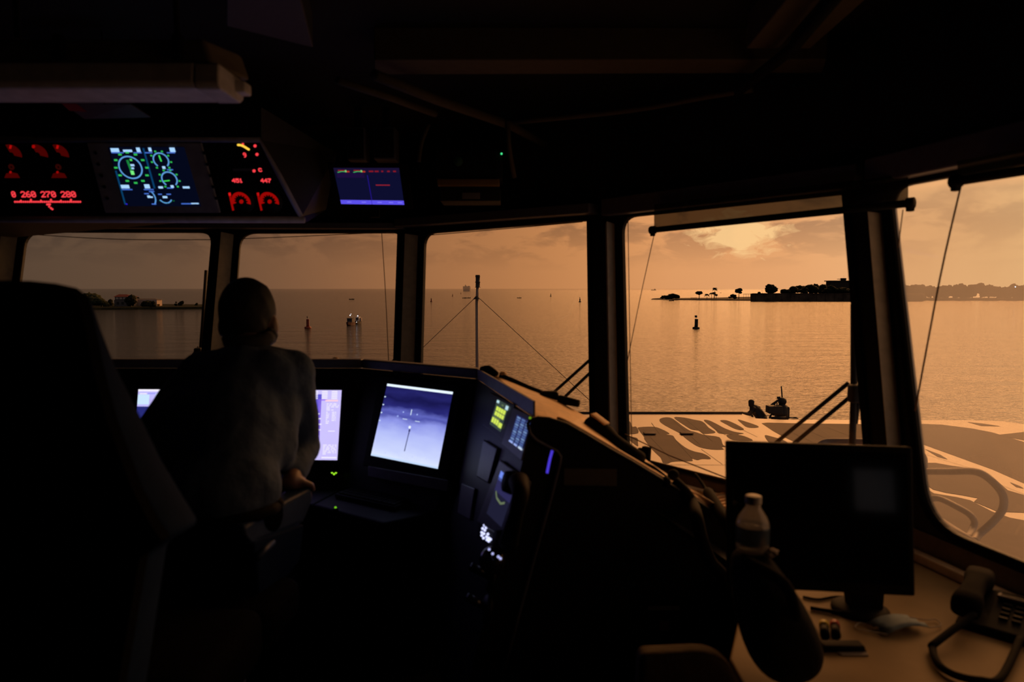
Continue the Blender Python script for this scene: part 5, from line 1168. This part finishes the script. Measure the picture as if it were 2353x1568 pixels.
m_ = MB(); m_.ball(PY(1152.5, 353.5, 3.59), .006, em(70, 230, 140, 1.1), seg=2); m_.build('green_lamp', rb_)
a, b = PY(1010, 462, 3.62), PY(1150, 428, 3.62); m_ = MB(); m_.box((a + b) / 2 + V((0, .1, 0)), (b.x - a.x, .2, b.z - a.z), M_dark, bev=.006); m_.build('bracket', rb_)
a, b = PY(1062, 457, 3.61), PY(1103, 443, 3.61); m_ = MB(); m_.box((a + b) / 2, (b.x - a.x, .006, b.z - a.z), M_paper if False else mat('dim_label', (.16, .155, .15), .7), bev=.001); m_.build('label_plate', rb_)

# ------------------------------------------------------------------ loose things on the tan console cover
def CV(px, py, up=0.0):
    """point on the sloping cover under a picture position: nearest of its rows"""
    best = None
    for r in rows[:5]:
        for a, b in zip(r, r[1:]):
            for k_ in range(5):
                p = a.lerp(b, k_ / 4); v = p - CAM; c_ = v.y * math.cos(PITCH) - v.z * math.sin(PITCH)
                x = 1176.5 + FPX * v.x / c_; y = 784 - FPX * (v.y * math.sin(PITCH) + v.z * math.cos(PITCH)) / c_
                d_ = (x - px) ** 2 + (y - py) ** 2
                if best is None or d_ < best[0]: best = (d_, p.y)
    return PY(px, py, best[1] - up * .3) + V((0, 0, 0))
m_ = MB(); m_.tube([CV(1106, 849, .03), CV(1122, 851, .05), CV(1142, 861, .03)], [.012, .022, .012], M_rubber, spline=4); tag(m_.build('rubber_plug'), 'black rubber lump at the far corner of the tan cover', 'plug')
m_ = MB(); m_.tube([CV(1150, 864, .03), CV(1175, 874, .04), CV(1215, 892, .04), CV(1248, 905, .04)], .011, M_rubber, spline=5); tag(m_.build('cable'), 'black cable along the far edge of the tan cover', 'cable')
t_ = thing('cable_clamp', CV(1262, 914), 'black cable clamp at the foot of the paired wiper arms', 'clamp'); m_ = MB(); m_.box(CV(1262, 912, .06), (.075, .05, .045), M_rubber, bev=.015); m_.build('block', t_)
m_ = MB(); m_.tube([CV(1285, 918, .05), CV(1330, 928, .05)], [.018, .014], M_rubber); m_.build('strap', t_)
m_ = MB(); m_.lathe(CV(1156, 862, .03), [(.016, -.02), (.016, .008), (.008, .014)], M_cover, 14); tag(m_.build('tan_knob'), 'small tan knob beside the black lump on the cover', 'knob')
m_ = MB(); m_.lathe(PY(771, 827, A1.y + .06), [(.016, -.012), (.017, .006), (.010, .012)], M_gold, 14); tag(m_.build('brass_knob'), 'small brass knob on the long front console rim', 'knob')
t_ = thing('microphone', CV(1410, 1015), 'thick black hand microphone lying on the tan cover', 'microphone')
a, b = CV(1352, 968, .12), CV(1472, 1062, .12); d_ = (b - a).normalized(); s_ = d_.cross(V((0, 0, 1))).normalized(); u_ = s_.cross(d_).normalized()
rr = []
for t, w, h in ((0, .022, .022), (.03, .034, .030), (.35, .036, .034), (.5, .026, .026), (.62, .028, .026), (.95, .034, .030), (1, .024, .022)):
    c_ = a.lerp(b, t); rr.append([c_ + s_ * w * math.cos(2 * PI * k_ / 12) * (1.15 if abs(math.cos(2 * PI * k_ / 12)) > .6 else 1) + u_ * h * math.sin(2 * PI * k_ / 12) for k_ in range(12)])
m_ = MB(); m_.loft(rr, M_rubber, close=True, cap=True); m_.build('body', t_)
m_ = MB(); c_ = a.lerp(b, .16) + u_ * .036; m_.box(c_, (.034, .07, .006), M_cover, rot=Matrix((s_, d_, u_)).transposed(), bev=.003); m_.build('top_plate', t_)
m_ = MB(); m_.tube([b, CV(1500, 1075, .08), CV(1530, 1098, .06)], .008, M_rubber, spline=4); m_.build('lead', t_)
t_ = thing('cable_gland', CV(1541, 1102), 'black double knob where the hose leaves the tan cover', 'knob'); m_ = MB(); m_.ball(CV(1547, 1092, .08), .020, M_rubber, seg=3); m_.build('upper_knob', t_); m_ = MB(); m_.ball(CV(1529, 1108, .08), .018, M_rubber, seg=3); m_.build('lower_knob', t_)
m_ = MB(); m_.tube([CV(1549, 1108, .1), CV(1572, 1130, .12), CV(1590, 1155, .14), PY(1601, 1190, 2.09), PY(1611, 1235, 2.07), PY(1632, 1290, 2.06), PY(1662, 1330, 2.06), PY(1672, 1420, 2.07)], .020, M_rubber, spline=6, seg=12); tag(m_.build('hose'), 'thick black hose hanging over the wing console end panel', 'hose')
m_ = MB(); m_.tube([PY(1598, 1090, 2.62), PY(1622, 1124, 2.50), PY(1628, 1134, 2.40), PY(1650, 1170, 2.25), PY(1672, 1205, 2.13), PY(1688, 1250, 2.08), PY(1692, 1300, 2.06), PY(1680, 1345, 2.06)], [.005, .006, .020, .021, .021, .018, .016, .015], M_rubber, spline=6, seg=12); tag(m_.build('hose'), 'second black hose with a slim cord, nearer the black monitor', 'hose')
q = [gl(2, *p_, -.03) for p_ in ((1436, 998), (1540, 1048), (1672, 1100))]; m_ = MB(); m_.tube(q, .003, M_string, seg=6); tag(m_.build('sill_cord'), 'thin cord slanting over the sill of the fourth window', 'cord')
t_ = thing('window_clip', gl(2, 1489, 1042, -.02), 'small black clip standing at the lower left of the fourth window', 'clip'); m_ = MB(); m_.prism([gl(2, *p_, -.02) for p_ in ((1482, 1025), (1497, 1028), (1494, 1072), (1476, 1068))], -FAC[2]['n'] * .02, M_rubber); m_.build('body', t_); m_ = MB(); m_.prism([gl(2, *p_, -.025) for p_ in ((1470, 1029), (1482, 1030), (1480, 1045), (1470, 1042))], -FAC[2]['n'] * .012, M_rubber); m_.build('tab', t_)

# ------------------------------------------------------------------ chart desk under the side windows
ZK = .75
def wl(i, s): p = FAC[i]['a'] + FAC[i]['d'] * s + V((-.006, -.247, -1)) * (ZT - ZK); return V((p.x, p.y, ZK)) - FAC[i]['n'] * .02
dk = [wl(2, .47), wl(2, 1.33), wl(3, .02), wl(3, 1.6), V((.9, .75, ZK)), V((.52, 1.15, ZK)), V((.53, 1.6, ZK)), V((.73, 2.06, ZK)), V((.79, 2.22, ZK))]
t_ = thing('chart_desk', V((1.1, 1.9, 0)), 'light brown desk top running under the two right windows', 'desk')
m_ = MB(); m_.prism(dk, (0, 0, -.035), M_desk); bevel(m_.build('desk_top', t_), .006)
m_ = MB(); ins = [V((1.0, 1.9, 0)) + (p - V((1.0, 1.9, ZK))) * .80 for p in dk]; m_.prism([V((p.x, p.y, ZK - .035)) for p in ins], (0, 0, -(ZK - .035)), M_dark); m_.build('pedestal', t_)
for i, s0, s1 in ((2, .44, 1.32), (3, .04, 1.6)):
    a, b = wl(i, s0), wl(i, s1); n_ = -FAC[i]['n']; m_ = MB(); m_.hexa([a, b, b + n_ * .035, a + n_ * .035], [p + V((0, 0, .03)) for p in (a, b, b + n_ * .035, a + n_ * .035)], M_lip); bevel(m_.build('back_lip', t_), .005)
# ridged mat behind the wing console
t_ = thing('desk_organiser', V((.92, 2.86, ZK)), 'ribbed tan tray on the desk between wing console and monitor', 'tray'); m_ = MB(); m_.box(V((.93, 2.72, ZK + .012)), (.20, .30, .02), M_cover, rot=Matrix.Rotation(.5, 3, 'Z'), bev=.004); m_.build('base', t_)
m_ = MB(); 
for k_ in range(9): m_.box(V((.93, 2.72, ZK + .026)) + Matrix.Rotation(.5, 3, 'Z') @ V((0, (k_ - 4) * .032, 0)), (.19, .014, .014), M_cover, rot=Matrix.Rotation(.5, 3, 'Z'))
m_.build('ribs', t_)['kind'] = 'stuff'

# black monitor, switched off
cn = [PY(1669, 1014, 1.80), PY(2097, 1028, 1.715), PY(2104, 1372, 1.660), PY(1672, 1350, 1.745)]
rt = (cn[1] - cn[0]).normalized(); dnv = (cn[3] - cn[0]).normalized(); mn = rt.cross(dnv).normalized()
if mn.y > 0: mn = -mn
t_ = thing('monitor', V((PY(2000, 1425, 1.75).x, 1.76, ZK)), 'large black switched off monitor on the desk', 'monitor')
m_ = MB(); m_.prism(cn, -mn * .035, M_black); bevel(m_.build('housing', t_), .006)
ins = lambda u, v, off=.0008: cn[0].lerp(cn[1], u).lerp(cn[3].lerp(cn[2], u), v) + mn * off
m_ = MB(); m_.poly([ins(.03, .045), ins(.97, .045), ins(.97, .93), ins(.03, .93)], M_screenoff); m_.build('screen', t_)
m_ = MB(); pc = ins(.74, .86, -.06); m_.prism([PY(1952, 1340, 1.80), PY(2036, 1345, 1.80), PY(2030, 1420, 1.83), PY(1962, 1418, 1.83)], (0, .05, 0), M_black); bevel(m_.build('neck', t_), .006)
m_ = MB(); bc = PZ(2002, 1428, ZK); m_.lathe(V((bc.x, bc.y + .06, ZK)), [(.075, 0), (.075, .008), (.06, .014), (.04, .02)], M_black, 28); m_.build('base', t_)

# bag with a water bottle standing on it
t_ = thing('backpack', PZ(1790, 1540, ZK), 'soft black bag on the desk below the water bottle', 'bag')
yb = 1.46
outl = [(1688, 1272), (1715, 1263), (1755, 1264), (1780, 1290), (1812, 1335), (1848, 1392), (1872, 1448), (1880, 1485), (1870, 1520), (1846, 1545), (1800, 1556), (1752, 1550), (1725, 1520), (1706, 1470), (1694, 1400), (1686, 1330)]
mid = PY(1775, 1420, yb); rws = []
for k_, (sc_, dy) in enumerate(((.55, -.13), (.82, -.10), (.95, -.05), (1.0, 0), (.95, .05), (.82, .10), (.55, .13))):
    rws.append([mid + (PY(x, y, yb) - mid) * sc_ + V((0, dy * .8, max(0, (ZK + .002) - (mid + (PY(x, y, yb) - mid) * sc_).z))) for x, y in outl])
m_ = MB(); m_.loft(rws, mat('black_nylon', (.011, .011, .012), .8, spec=.2, bump=.3, bscale=50), close=True, cap=True); o = m_.build('body', t_); sb = o.modifiers.new('round', 'SUBSURF'); sb.levels = sb.render_levels = 2
m_ = MB(); q0, q1 = PY(1712, 1290, yb - .09), PY(1830, 1420, yb - .11); m_.tube([q0, q0.lerp(q1, .5) + V((.02, -.02, .02)), q1], .012, M_rubber, spline=5); m_.build('shoulder_strap', t_)
bt = PY(1728, 1262, 1.46); zb_ = PY(1728, 1266, 1.46).z
t_ = thing('water_bottle', V((bt.x, bt.y, zb_)), 'clear water bottle with a blue label on the black bag', 'bottle')
def plastic(name, tint, tr):
    m = bpy.data.materials.new(name); m.use_nodes = True; nt = m.node_tree; N = nt.nodes; L = nt.links; N.clear()
    a = N.new('ShaderNodeBsdfTransparent'); a.inputs[0].default_value = (.85, .85, .85, 1); b = N.new('ShaderNodeBsdfTranslucent'); b.inputs[0].default_value = tint; g = N.new('ShaderNodeBsdfGlossy'); g.inputs['Roughness'].default_value = .15; d = N.new('ShaderNodeBsdfDiffuse'); d.inputs[0].default_value = tint
    m1 = N.new('ShaderNodeMixShader'); m1.inputs[0].default_value = .45; L.new(b.outputs[0], m1.inputs[1]); L.new(d.outputs[0], m1.inputs[2])
    m2 = N.new('ShaderNodeMixShader'); m2.inputs[0].default_value = tr; L.new(m1.outputs[0], m2.inputs[1]); L.new(a.outputs[0], m2.inputs[2])
    m3 = N.new('ShaderNodeMixShader'); m3.inputs[0].default_value = .10; L.new(m2.outputs[0], m3.inputs[1]); L.new(g.outputs[0], m3.inputs[2]); o = N.new('ShaderNodeOutputMaterial'); L.new(m3.outputs[0], o.inputs[0]); return m
c0 = V((bt.x, bt.y, zb_)); hb = PY(1728, 1139, 1.46).z - zb_
R_ = 37.5 / FPX * 1.46
m_ = MB(); m_.lathe(c0, [(R_ * .8, 0), (R_ * .97, .03 * hb), (R_, .12 * hb), (R_ * .96, .16 * hb), (R_, .2 * hb), (R_, .48 * hb), (R_ * .97, .53 * hb), (R_ * .85, .62 * hb), (R_ * .62, .72 * hb), (R_ * .46, .79 * hb), (R_ * .44, .86 * hb)], plastic('clear_plastic', (.62, .58, .55, 1), .45), 28); m_.build('body', t_)
m_ = MB(); m_.lathe(c0, [(R_ * 1.01, .17 * hb), (R_ * 1.015, .18 * hb), (R_ * 1.015, .46 * hb), (R_ * 1.01, .47 * hb)], plastic('blue_label', (.16, .24, .36, 1), .12), 28); m_.build('label_band', t_)
m_ = MB(); m_.lathe(c0, [(R_ * .47, .855 * hb), (R_ * .50, .87 * hb), (R_ * .49, .99 * hb), (R_ * .40, hb)], mat('white_cap', (.72, .68, .62), .5), 24); m_.build('cap', t_)
m_ = MB(); m_.ball(PY(1768, 1270, 1.44), .014, mat('tissue', (.42, .36, .31), .9), seg=3, sc=(1.3, 1, .6), jag=.6, nf=2); tag(m_.build('crumpled_tissue'), 'small pale crumpled tissue beside the bottle foot', 'tissue')

# cables, mask, markers and pen on the desk
def dkp(px, py, up=0.0): return PZ(px, py, ZK + up)
m_ = MB(); m_.tube([dkp(1862, 1398, .006), dkp(1900, 1404, .006), dkp(1945, 1411, .006), dkp(1990, 1415, .012)], .0055, M_rubber, spline=5); tag(m_.build('desk_cable'), 'black cable running along the desk to the monitor foot', 'cable')
m_ = MB(); m_.tube([dkp(1845, 1372, .004), dkp(1880, 1378, .004), dkp(1920, 1372, .004), dkp(1955, 1376, .004), dkp(1985, 1392, .006)], .0035, M_rubber, spline=5); tag(m_.build('desk_cable'), 'thin cable curling under the monitor edge', 'cable')
t_ = thing('face_mask', dkp(2060, 1445), 'pale blue pleated face mask lying on the desk', 'mask'); mk = [dkp(1990, 1437, .002), dkp(2075, 1420, .004), dkp(2100, 1421, .02), dkp(2134, 1446, .006), dkp(2040, 1462, .004), dkp(2018, 1462, .004)]
rws = []; 
for k_ in range(7): v_ = k_ / 6; rws.append([mk[0].lerp(mk[1], u / 5).lerp(mk[4].lerp(mk[3], u / 5), v_) + V((0, 0, .004 + .007 * (k_ % 2) + .012 * math.sin(PI * u / 5))) for u in range(6)])
m_ = MB(); m_.loft(rws, M_blue); o = m_.build('cloth', t_, fix=False); sd = o.modifiers.new('t', 'SOLIDIFY'); sd.thickness = .0015
m_ = MB(); m_.tube([rws[0][5], dkp(2128, 1425, .006), dkp(2150, 1424, .006), dkp(2162, 1438, .006), rws[6][5]], .0015, M_paper, seg=5, spline=5); m_.build('ear_loop', t_)
m_ = MB(); m_.tube([rws[0][0], dkp(1975, 1432, .003), dkp(1968, 1445, .003), rws[6][0]], .0015, M_paper, seg=5, spline=5); m_.build('ear_loop', t_)
for k_, (x0, x1, col, nm) in enumerate(((1884, 1902, (.55, .42, .02), 'yellow'), (1909, 1927, (.42, .03, .02), 'red'))):
    a, b = dkp((x0 + x1) / 2 + 3, 1462, .012), dkp((x0 + x1) / 2, 1434, .012); d_ = (b - a); t_ = thing('marker_pen', dkp((x0 + x1) / 2, 1450), 'black marker with a %s cap on the desk' % nm, 'marker', 'capped markers')
    m_ = MB(); m_.tube([a, a + d_ * .66], .0115, M_black, seg=12); m_.build('barrel', t_); m_ = MB(); m_.tube([a + d_ * .66, b], .0125, mat(nm + '_cap', col, .5), seg=12); m_.build('cap', t_)
t_ = thing('spectacles_case', dkp(1935, 1482), 'flat black case on the desk below the markers', 'case'); a, b = dkp(1886, 1485, .008), dkp(1982, 1485, .008); m_ = MB(); m_.box((a + b) / 2, (b.x - a.x, .035, .016), M_black, bev=.006); m_.build('lid', t_); m_ = MB(); m_.box((a + b) / 2 - V((0, 0, .004)), (b.x - a.x + .002, .037, .004), M_rubber, bev=.001); m_.build('seam', t_)
m_ = MB(); m_.prism([dkp(1912, 1494, .001), dkp(1985, 1491, .001), dkp(1996, 1508, .001), dkp(1935, 1508, .001)], (0, 0, .002), mat('grey_note_paper', (.30, .27, .26), .8)); tag(m_.build('note_paper'), 'small grey slip of paper beside the black case', 'paper')

# desk telephone
ax = (dkp(2180, 1480) - dkp(2262, 1352)).normalized(); sd_ = V((-ax.y, ax.x, 0));  sd_ = sd_ if sd_.x > 0 else -sd_
pc = dkp(2243, 1385); t_ = thing('telephone', pc, 'black desk telephone with coiled cord at the right edge', 'telephone')
L_ = .205; Wd = .20
def tp_(u, w, z): return pc + ax * u + sd_ * w + V((0, 0, z))
prof = [(0, 0), (0, .052), (.02, .060), (.16, .032), (.205, .022), (.21, 0)]
m_ = MB(); m_.loft([[tp_(u, w, z_ * (1 if w > .03 else .75)) for u, z_ in prof] for w in (-.012, .0, .055, .062, Wd)], M_black, close=True, cap=True, smooth=False); TB = bevel(m_.build('base', t_), .006)
nrm = V((0, 0, 1)) + ax * .32
hs_ = []
for u, w_, h_ in ((-.005, .020, .018), (.005, .027, .026), (.04, .027, .024), (.065, .021, .018), (.13, .021, .018), (.155, .027, .024), (.195, .027, .026), (.208, .020, .018)):
    zc = .080 - .024 * (u / .2) + (.008 if .06 < u < .14 else 0)
    hs_.append([tp_(u, .008, zc) + sd_ * (1.3 * w_ * math.copysign(abs(math.cos(a_)) ** .6, math.cos(a_))) + V((0, 0, 1)) * (1.15 * h_ * math.copysign(abs(math.sin(a_)) ** .6, math.sin(a_))) for a_ in [2 * PI * k_ / 16 for k_ in range(16)]])
m_ = MB(); m_.loft(hs_, mat('handset_black', (.006, .006, .007), .85, spec=.1), close=True, cap=True); m_.build('handset', t_)
def top_z(u): return .060 - (u - .02) / .14 * .028
kr = Matrix((sd_, -ax, V((0, 0, 1)))).transposed()
tilt = Matrix.Rotation(-math.atan(.2), 3, 'X')
for r_ in range(4):
    for c_ in range(3):
        u = .085 + r_ * .022; w = .085 + c_ * .028; m_ = MB(); m_.box(tp_(u, w, top_z(u) + .002), (.020, .015, .007), M_panel if (r_ + c_) % 2 else M_console, rot=kr @ tilt, bev=.002); m_.build('key', TB)
m_ = MB(); m_.box(tp_(.045, .125, top_z(.045) + .004), (.12, .045, .010), M_screenoff, rot=kr @ tilt, bev=.002); m_.build('display_window', t_)
m_ = MB(); m_.box(tp_(.045, .125, top_z(.045) + .002), (.135, .058, .008), M_greyp, rot=kr @ tilt, bev=.002); m_.build('display_frame', t_)
path = [tp_(.21, .03, .05), dkp(2150, 1478, .02), dkp(2143, 1488, .012), dkp(2148, 1512, .012), dkp(2166, 1536, .012), dkp(2200, 1554, .012), dkp(2250, 1564, .014), dkp(2300, 1558, .014), tp_(.21, .13, .02)]
m_ = MB(); m_.tube(path, .009, M_rubber, seg=10, spline=8); m_.build('coiled_cord', t_)

# tan upholstered chair back at the bottom edge
yc = 1.38; t_ = thing('desk_chair', V((PY(1585, 1560, yc).x, yc, 0)), 'tan padded chair back at the bottom edge below the wing console', 'chair')
bp = rounded([PY(1470, 1508, yc), PY(1664, 1499, yc), PY(1735, 1640, yc), PY(1760, 1800, yc), PY(1455, 1800, yc)], [.02, .06, .05, .05, .05], 5)
m_ = MB(); m_.prism(bp, (0, .05, 0), mat('tan_upholstery', (.12, .075, .03), .8, bump=.2)); bevel(m_.build('backrest', t_), .015, 4)
cx_, zc_ = PY(1600, 1700, yc).x, PY(1600, 1790, yc).z
m_ = MB(); m_.tube([V((cx_, yc + .025, zc_ + .05)), V((cx_, yc + .03, .44)), V((cx_, yc - .05, .42))], .02, M_black, spline=4); m_.build('back_stem', t_)
m_ = MB(); m_.box(V((cx_, yc - .22, .45)), (.44, .42, .08), mat('dark_seat_fabric', (.02, .018, .015), .9), bev=.03); m_.build('seat', t_)
m_ = MB(); m_.tube([V((cx_, yc - .22, .41)), V((cx_, yc - .22, .09))], .03, M_metal); m_.build('column', t_)
for k_ in range(5): a_ = 2 * PI * k_ / 5; m_ = MB(); e_ = V((cx_ + .26 * math.cos(a_), yc - .22 + .26 * math.sin(a_), .06)); m_.tube([V((cx_, yc - .22, .10)), e_], [.025, .016], M_black); m_.lathe(e_ + V((0, 0, -.06)), [(.022, 0), (.026, .012), (.022, .05)], M_rubber, 12); m_.build('foot', t_)

# ------------------------------------------------------------------ helm chairs
ch_ = thing('captain_chair', V((-.86, 1.38, 0)), 'large dark high backed chair filling the left foreground', 'chair')
ed = [(-330, 700), (-280, 655), (-120, 644), (40, 645), (100, 651), (150, 662), (178, 684), (192, 740), (212, 840), (244, 965), (275, 1050), (306, 1130), (345, 1205), (372, 1245)]
back = [PY(*p, 1.14) for p in ed]
low = [PY(372, 1246, 1.14) + V((-.04, 0, -.03)), V((-.72, 1.14, .80)), V((-1.10, 1.14, .80))]
front = [(-330, 720), (-280, 690), (-120, 672), (40, 668), (110, 668), (165, 676), (212, 712), (235, 770), (264, 838), (303, 910), (333, 970), (372, 1050), (420, 1130), (462, 1198)]
fr2 = [PY(*p, 1.265) for p in front]; lowf = [PY(448, 1222, 1.265) + V((-.05, 0, -.02)), V((-.72, 1.265, .80)), V((-1.10, 1.265, .80))]
A_ = back + low; B_ = fr2 + lowf
m_ = MB(); m_.prism(A_, (0, .03, 0), M_vinyl); m_.build('back_shell', ch_)
A2_ = [p + V((0, .02, 0)) for p in A_]; midr = [(p.lerp(q_, .5)) + V((.006 if 4 < k_ < 14 else 0, 0, .006 if k_ < 5 else 0)) for k_, (p, q_) in enumerate(zip(A2_, B_))]
m_ = MB(); m_.loft([A2_, midr, B_], M_vinyl2, close=True, cap=True, smooth=True); o = m_.build('back_cushion', ch_); bevel(o, .012, 4)
m_ = MB(); m_.box(V((-.86, 1.46, .80)), (.50, .36, .14), M_vinyl, bev=.04); m_.build('seat', ch_)
m_ = MB(); m_.box(V((-.57, 1.40, 1.02)), (.07, .26, .05), M_vinyl, bev=.015); m_.box(V((-.57, 1.40, .92)), (.03, .05, .18), M_black); 
m_ = MB(); m_.lathe(V((-.86, 1.40, 0)), [(.20, 0), (.20, .02), (.09, .05), (.07, .1), (.07, .73)], M_metal, 24); m_.build('pedestal', ch_)
M_arm = mat('slate_vinyl', (.030, .058, .13), .45, spec=.25, bump=.1, bscale=60)
hc = thing('helm_seat', V((-.80, 1.86, 0)), 'lower helm seat with a grey side armrest under the bending person', 'chair')
m_ = MB(); m_.box(V((-.82, 1.80, .765)), (.42, .26, .12), M_vinyl, bev=.04); m_.build('seat', hc)
ra_, rb_2 = PY(560, 1212, 1.74), PY(716, 1121, 2.06); dd = (rb_2 - ra_); 
m_ = MB(); arm = [PY(560, 1210, 1.74), PY(640, 1160, 1.9), PY(716, 1120, 2.06), PY(720, 1150, 2.06), PY(700, 1200, 2.0), PY(640, 1238, 1.9), PY(580, 1250, 1.76), PY(566, 1235, 1.74)]
m_.prism(arm, V((-.055, .015, 0)), M_arm); bevel(m_.build('armrest', hc), .01, 4)
m_ = MB(); m_.prism([PY(582, 1246, 1.77), PY(700, 1205, 2.0), PY(690, 1290, 2.0), PY(600, 1400, 1.80)], V((-.03, .01, 0)), M_vinyl2); bevel(m_.build('side_plate', hc), .008)
m_ = MB(); m_.tube([PY(590, 1284, 1.76), PY(626, 1246, 1.86)], .010, M_arm); m_.build('adjuster_bar', hc)
m_ = MB(); m_.box(V((-1.085, 2.15, .955)), (.07, .50, .05), M_vinyl, bev=.015); AR = m_.build('armrest', hc); m_ = MB(); m_.tube([V((-1.085, 2.0, .94)), V((-1.0, 1.95, .80))], .02, M_black); m_.build('armrest_stem', AR)
m_ = MB(); m_.lathe(V((-.82, 1.86, 0)), [(.20, 0), (.20, .02), (.08, .05), (.06, .1), (.06, .71)], M_metal, 24); m_.build('pedestal', hc)

# ------------------------------------------------------------------ the person bending over the console
q = PY
hipc = V((-.80, 1.88, .96)); PB = thing('person', V((-.80, 1.95, 0)), 'person in a grey shirt seen from behind, bending towards the displays', 'person')
nb = q(574, 812, 2.16); hd = q(571, 722, 2.24)
shL, shR = q(470, 868, 2.13), q(672, 860, 2.15)
elL, elR = q(362, 994, 2.12), q(697, 1026, 2.22)
haL, haR = V((-1.085, 2.33, 1.0)), q(668, 1104, 2.03)
b_ = MB(); m = M_skin
capsule(b_, nb + V((0, -.01, -.03)), .060, q(572, 770, 2.2), .056, m)
b_.ball(hd, 1, m, sc=(.083, .100, .108)); b_.ball(hd + V((.0, .045, -.045)), 1, m, sc=(.062, .066, .070))
b_.ball(hd + V((0, .108, -.022)), .015, m, sc=(.8, 1, 1.2)); b_.ball(hd + V((0, .098, -.062)), .018, m, sc=(1.3, .7, .5))
for s_ in (-1, 1): b_.ball(hd + V((.086 * s_, -.005, -.042)), 1, m, sc=(.012, .022, .036)); b_.ball(hd + V((.032 * s_, .092, .0)), .012, m)
capsule(b_, nb + V((0, -.02, -.10)), .12, hipc + V((0, 0, .1)), .12, m)
for sh, el, ha in ((shL, elL, haL), (shR, elR, haR)):
    capsule(b_, sh, .05, el, .042, m); capsule(b_, el, .042, ha, .028, m)
def hand(c, fwd, side, up, s=1.0):
    fwd, side, up = fwd.normalized(), side.normalized(), up.normalized()
    capsule(b_, c, .026, c + fwd * .045 + side * .016, .022, m); capsule(b_, c, .026, c + fwd * .045 - side * .016, .022, m)
    for k_, (o_, l_) in enumerate(((-.030, .062), (-.010, .072), (.010, .068), (.029, .052))):
        p0 = c + fwd * .06 + side * o_; p1 = p0 + fwd * l_ * .5 - up * .008; p2 = p1 + fwd * l_ * .38 - up * l_ * .45; capsule(b_, p0, .0100, p1, .0092, m); capsule(b_, p1, .0092, p2, .0080, m)
    t0 = c - side * .026 * s + fwd * .012; t1 = t0 - side * .026 * s + fwd * .028 - up * .006; capsule(b_, t0, .0125, t1, .0105, m); capsule(b_, t1, .0105, t1 + fwd * .028 + side * .004 * s - up * .008, .0088, m)
hand(haL, V((.15, 1, -.05)), V((1, -.15, 0)), V((0, 0, 1)), -1)
ad_ = (rb_2 - ra_).normalized(); hand(haR, V((.05, .8, -.45)), V((1, -.06, 0)), V((0, .45, .8)), -1)
remesh(b_.build('body', PB), .0065, 5)
# hair cap
h_ = MB(); h_.ball(hd + V((0, -.006, .012)), 1, M_hair, sc=(.0875, .104, .109), jag=.05, nf=9); h_.ball(hd + V((0, -.040, -.035)), 1, M_hair, sc=(.078, .066, .072), jag=.06, nf=9); h_.ball(hd + V((0, -.045, -.070)), 1, M_hair, sc=(.062, .042, .05), jag=.06, nf=9); h_.ball(q(585, 667, 2.25), .03, M_hair, sc=(1.6, 1, .7), jag=.3, nf=3); remesh(h_.build('hair', PB), .007, 2)
# shirt: back, shoulders and long sleeves
s_ = MB(); m = M_shirt; wst = q(520, 1132, 1.86)
ms_ = q(535, 985, 2.0)
capsule(s_, q(520, 880, 2.09), .105, q(620, 872, 2.11), .10, m); capsule(s_, q(505, 965, 2.03), .135, q(575, 970, 2.05), .125, m)
capsule(s_, q(500, 1060, 1.93), .115, q(560, 1060, 1.95), .11, m); capsule(s_, wst + V((-.04, 0, .015)), .115, wst + V((.035, .02, .015)), .112, m)
capsule(s_, q(560, 880, 2.1), .12, q(545, 1000, 2.0), .15, m); capsule(s_, q(545, 1000, 2.0), .15, wst, .12, m)
capsule(s_, shL, .076, q(574, 832, 2.15), .072, m); capsule(s_, shR, .074, q(574, 832, 2.15), .072, m)
capsule(s_, q(625, 930, 2.1), .09, q(618, 1030, 2.02), .085, m); capsule(s_, q(448, 965, 2.05), .11, q(470, 1060, 1.95), .10, m); capsule(s_, shL, .084, elL, .072, m); capsule(s_, elL, .070, haL.lerp(elL, .15), .046, m)
capsule(s_, shR, .072, elR, .056, m); capsule(s_, elR, .056, haR.lerp(elR, .22), .040, m)
capsule(s_, q(520, 930, 2.06), .11, shL.lerp(elL, .3), .07, m)
o = s_.build('shirt', PB); remesh(o, .009, 7)
tx = bpy.data.textures.new('folds', 'CLOUDS'); tx.noise_scale = .13; dp = o.modifiers.new('folds', 'DISPLACE'); dp.texture = tx; dp.strength = .022; dp.mid_level = .5; dp.texture_coords = 'LOCAL'
c_ = MB(); ring = []
for k_ in range(20): a_ = 2 * PI * k_ / 20; ring.append(nb + V((.062 * math.cos(a_) - .006, .060 * math.sin(a_) + .022, .048 + .014 * math.sin(a_))))
c_.tube(ring + [ring[0]], .024, mat('dark_collar', (.05, .05, .055), .85), seg=8); c_.build('collar', o)
o_shirt = o; t_ = MB(); m = M_trouser
capsule(t_, hipc + V((-.06, 0, .05)), .12, hipc + V((.035, .01, .05)), .115, m)
for s2 in (-1, 1):
    hp_ = hipc + V((-.04 + .065 * s2, .02, .0)); kn_ = V((hipc.x - .05 + .085 * s2, 2.16, .66)); an = V((hipc.x - .05 + .09 * s2, 2.08, .10))
    capsule(t_, hp_, .098, kn_, .070, m); capsule(t_, kn_, .068, an, .050, m)
TR = remesh(t_.build('trousers', PB), .012, 5)
bl2 = MB(); bc = wst + V((0, .01, -.045)); bl2.tube([bc + V((.135 * math.cos(2 * PI * k_ / 20), .112 * math.sin(2 * PI * k_ / 20), 0)) for k_ in range(21)], .016, M_rubber, seg=8); bl2.build('belt', TR)
for s2 in (-1, 1):
    f_ = MB(); an = V((hipc.x - .05 + .09 * s2, 2.08, .06)); capsule(f_, an + V((0, -.02, -.012)), .046, an + V((0, .15, -.022)), .038, M_black); remesh(f_.build('shoe', PB), .01, 2)
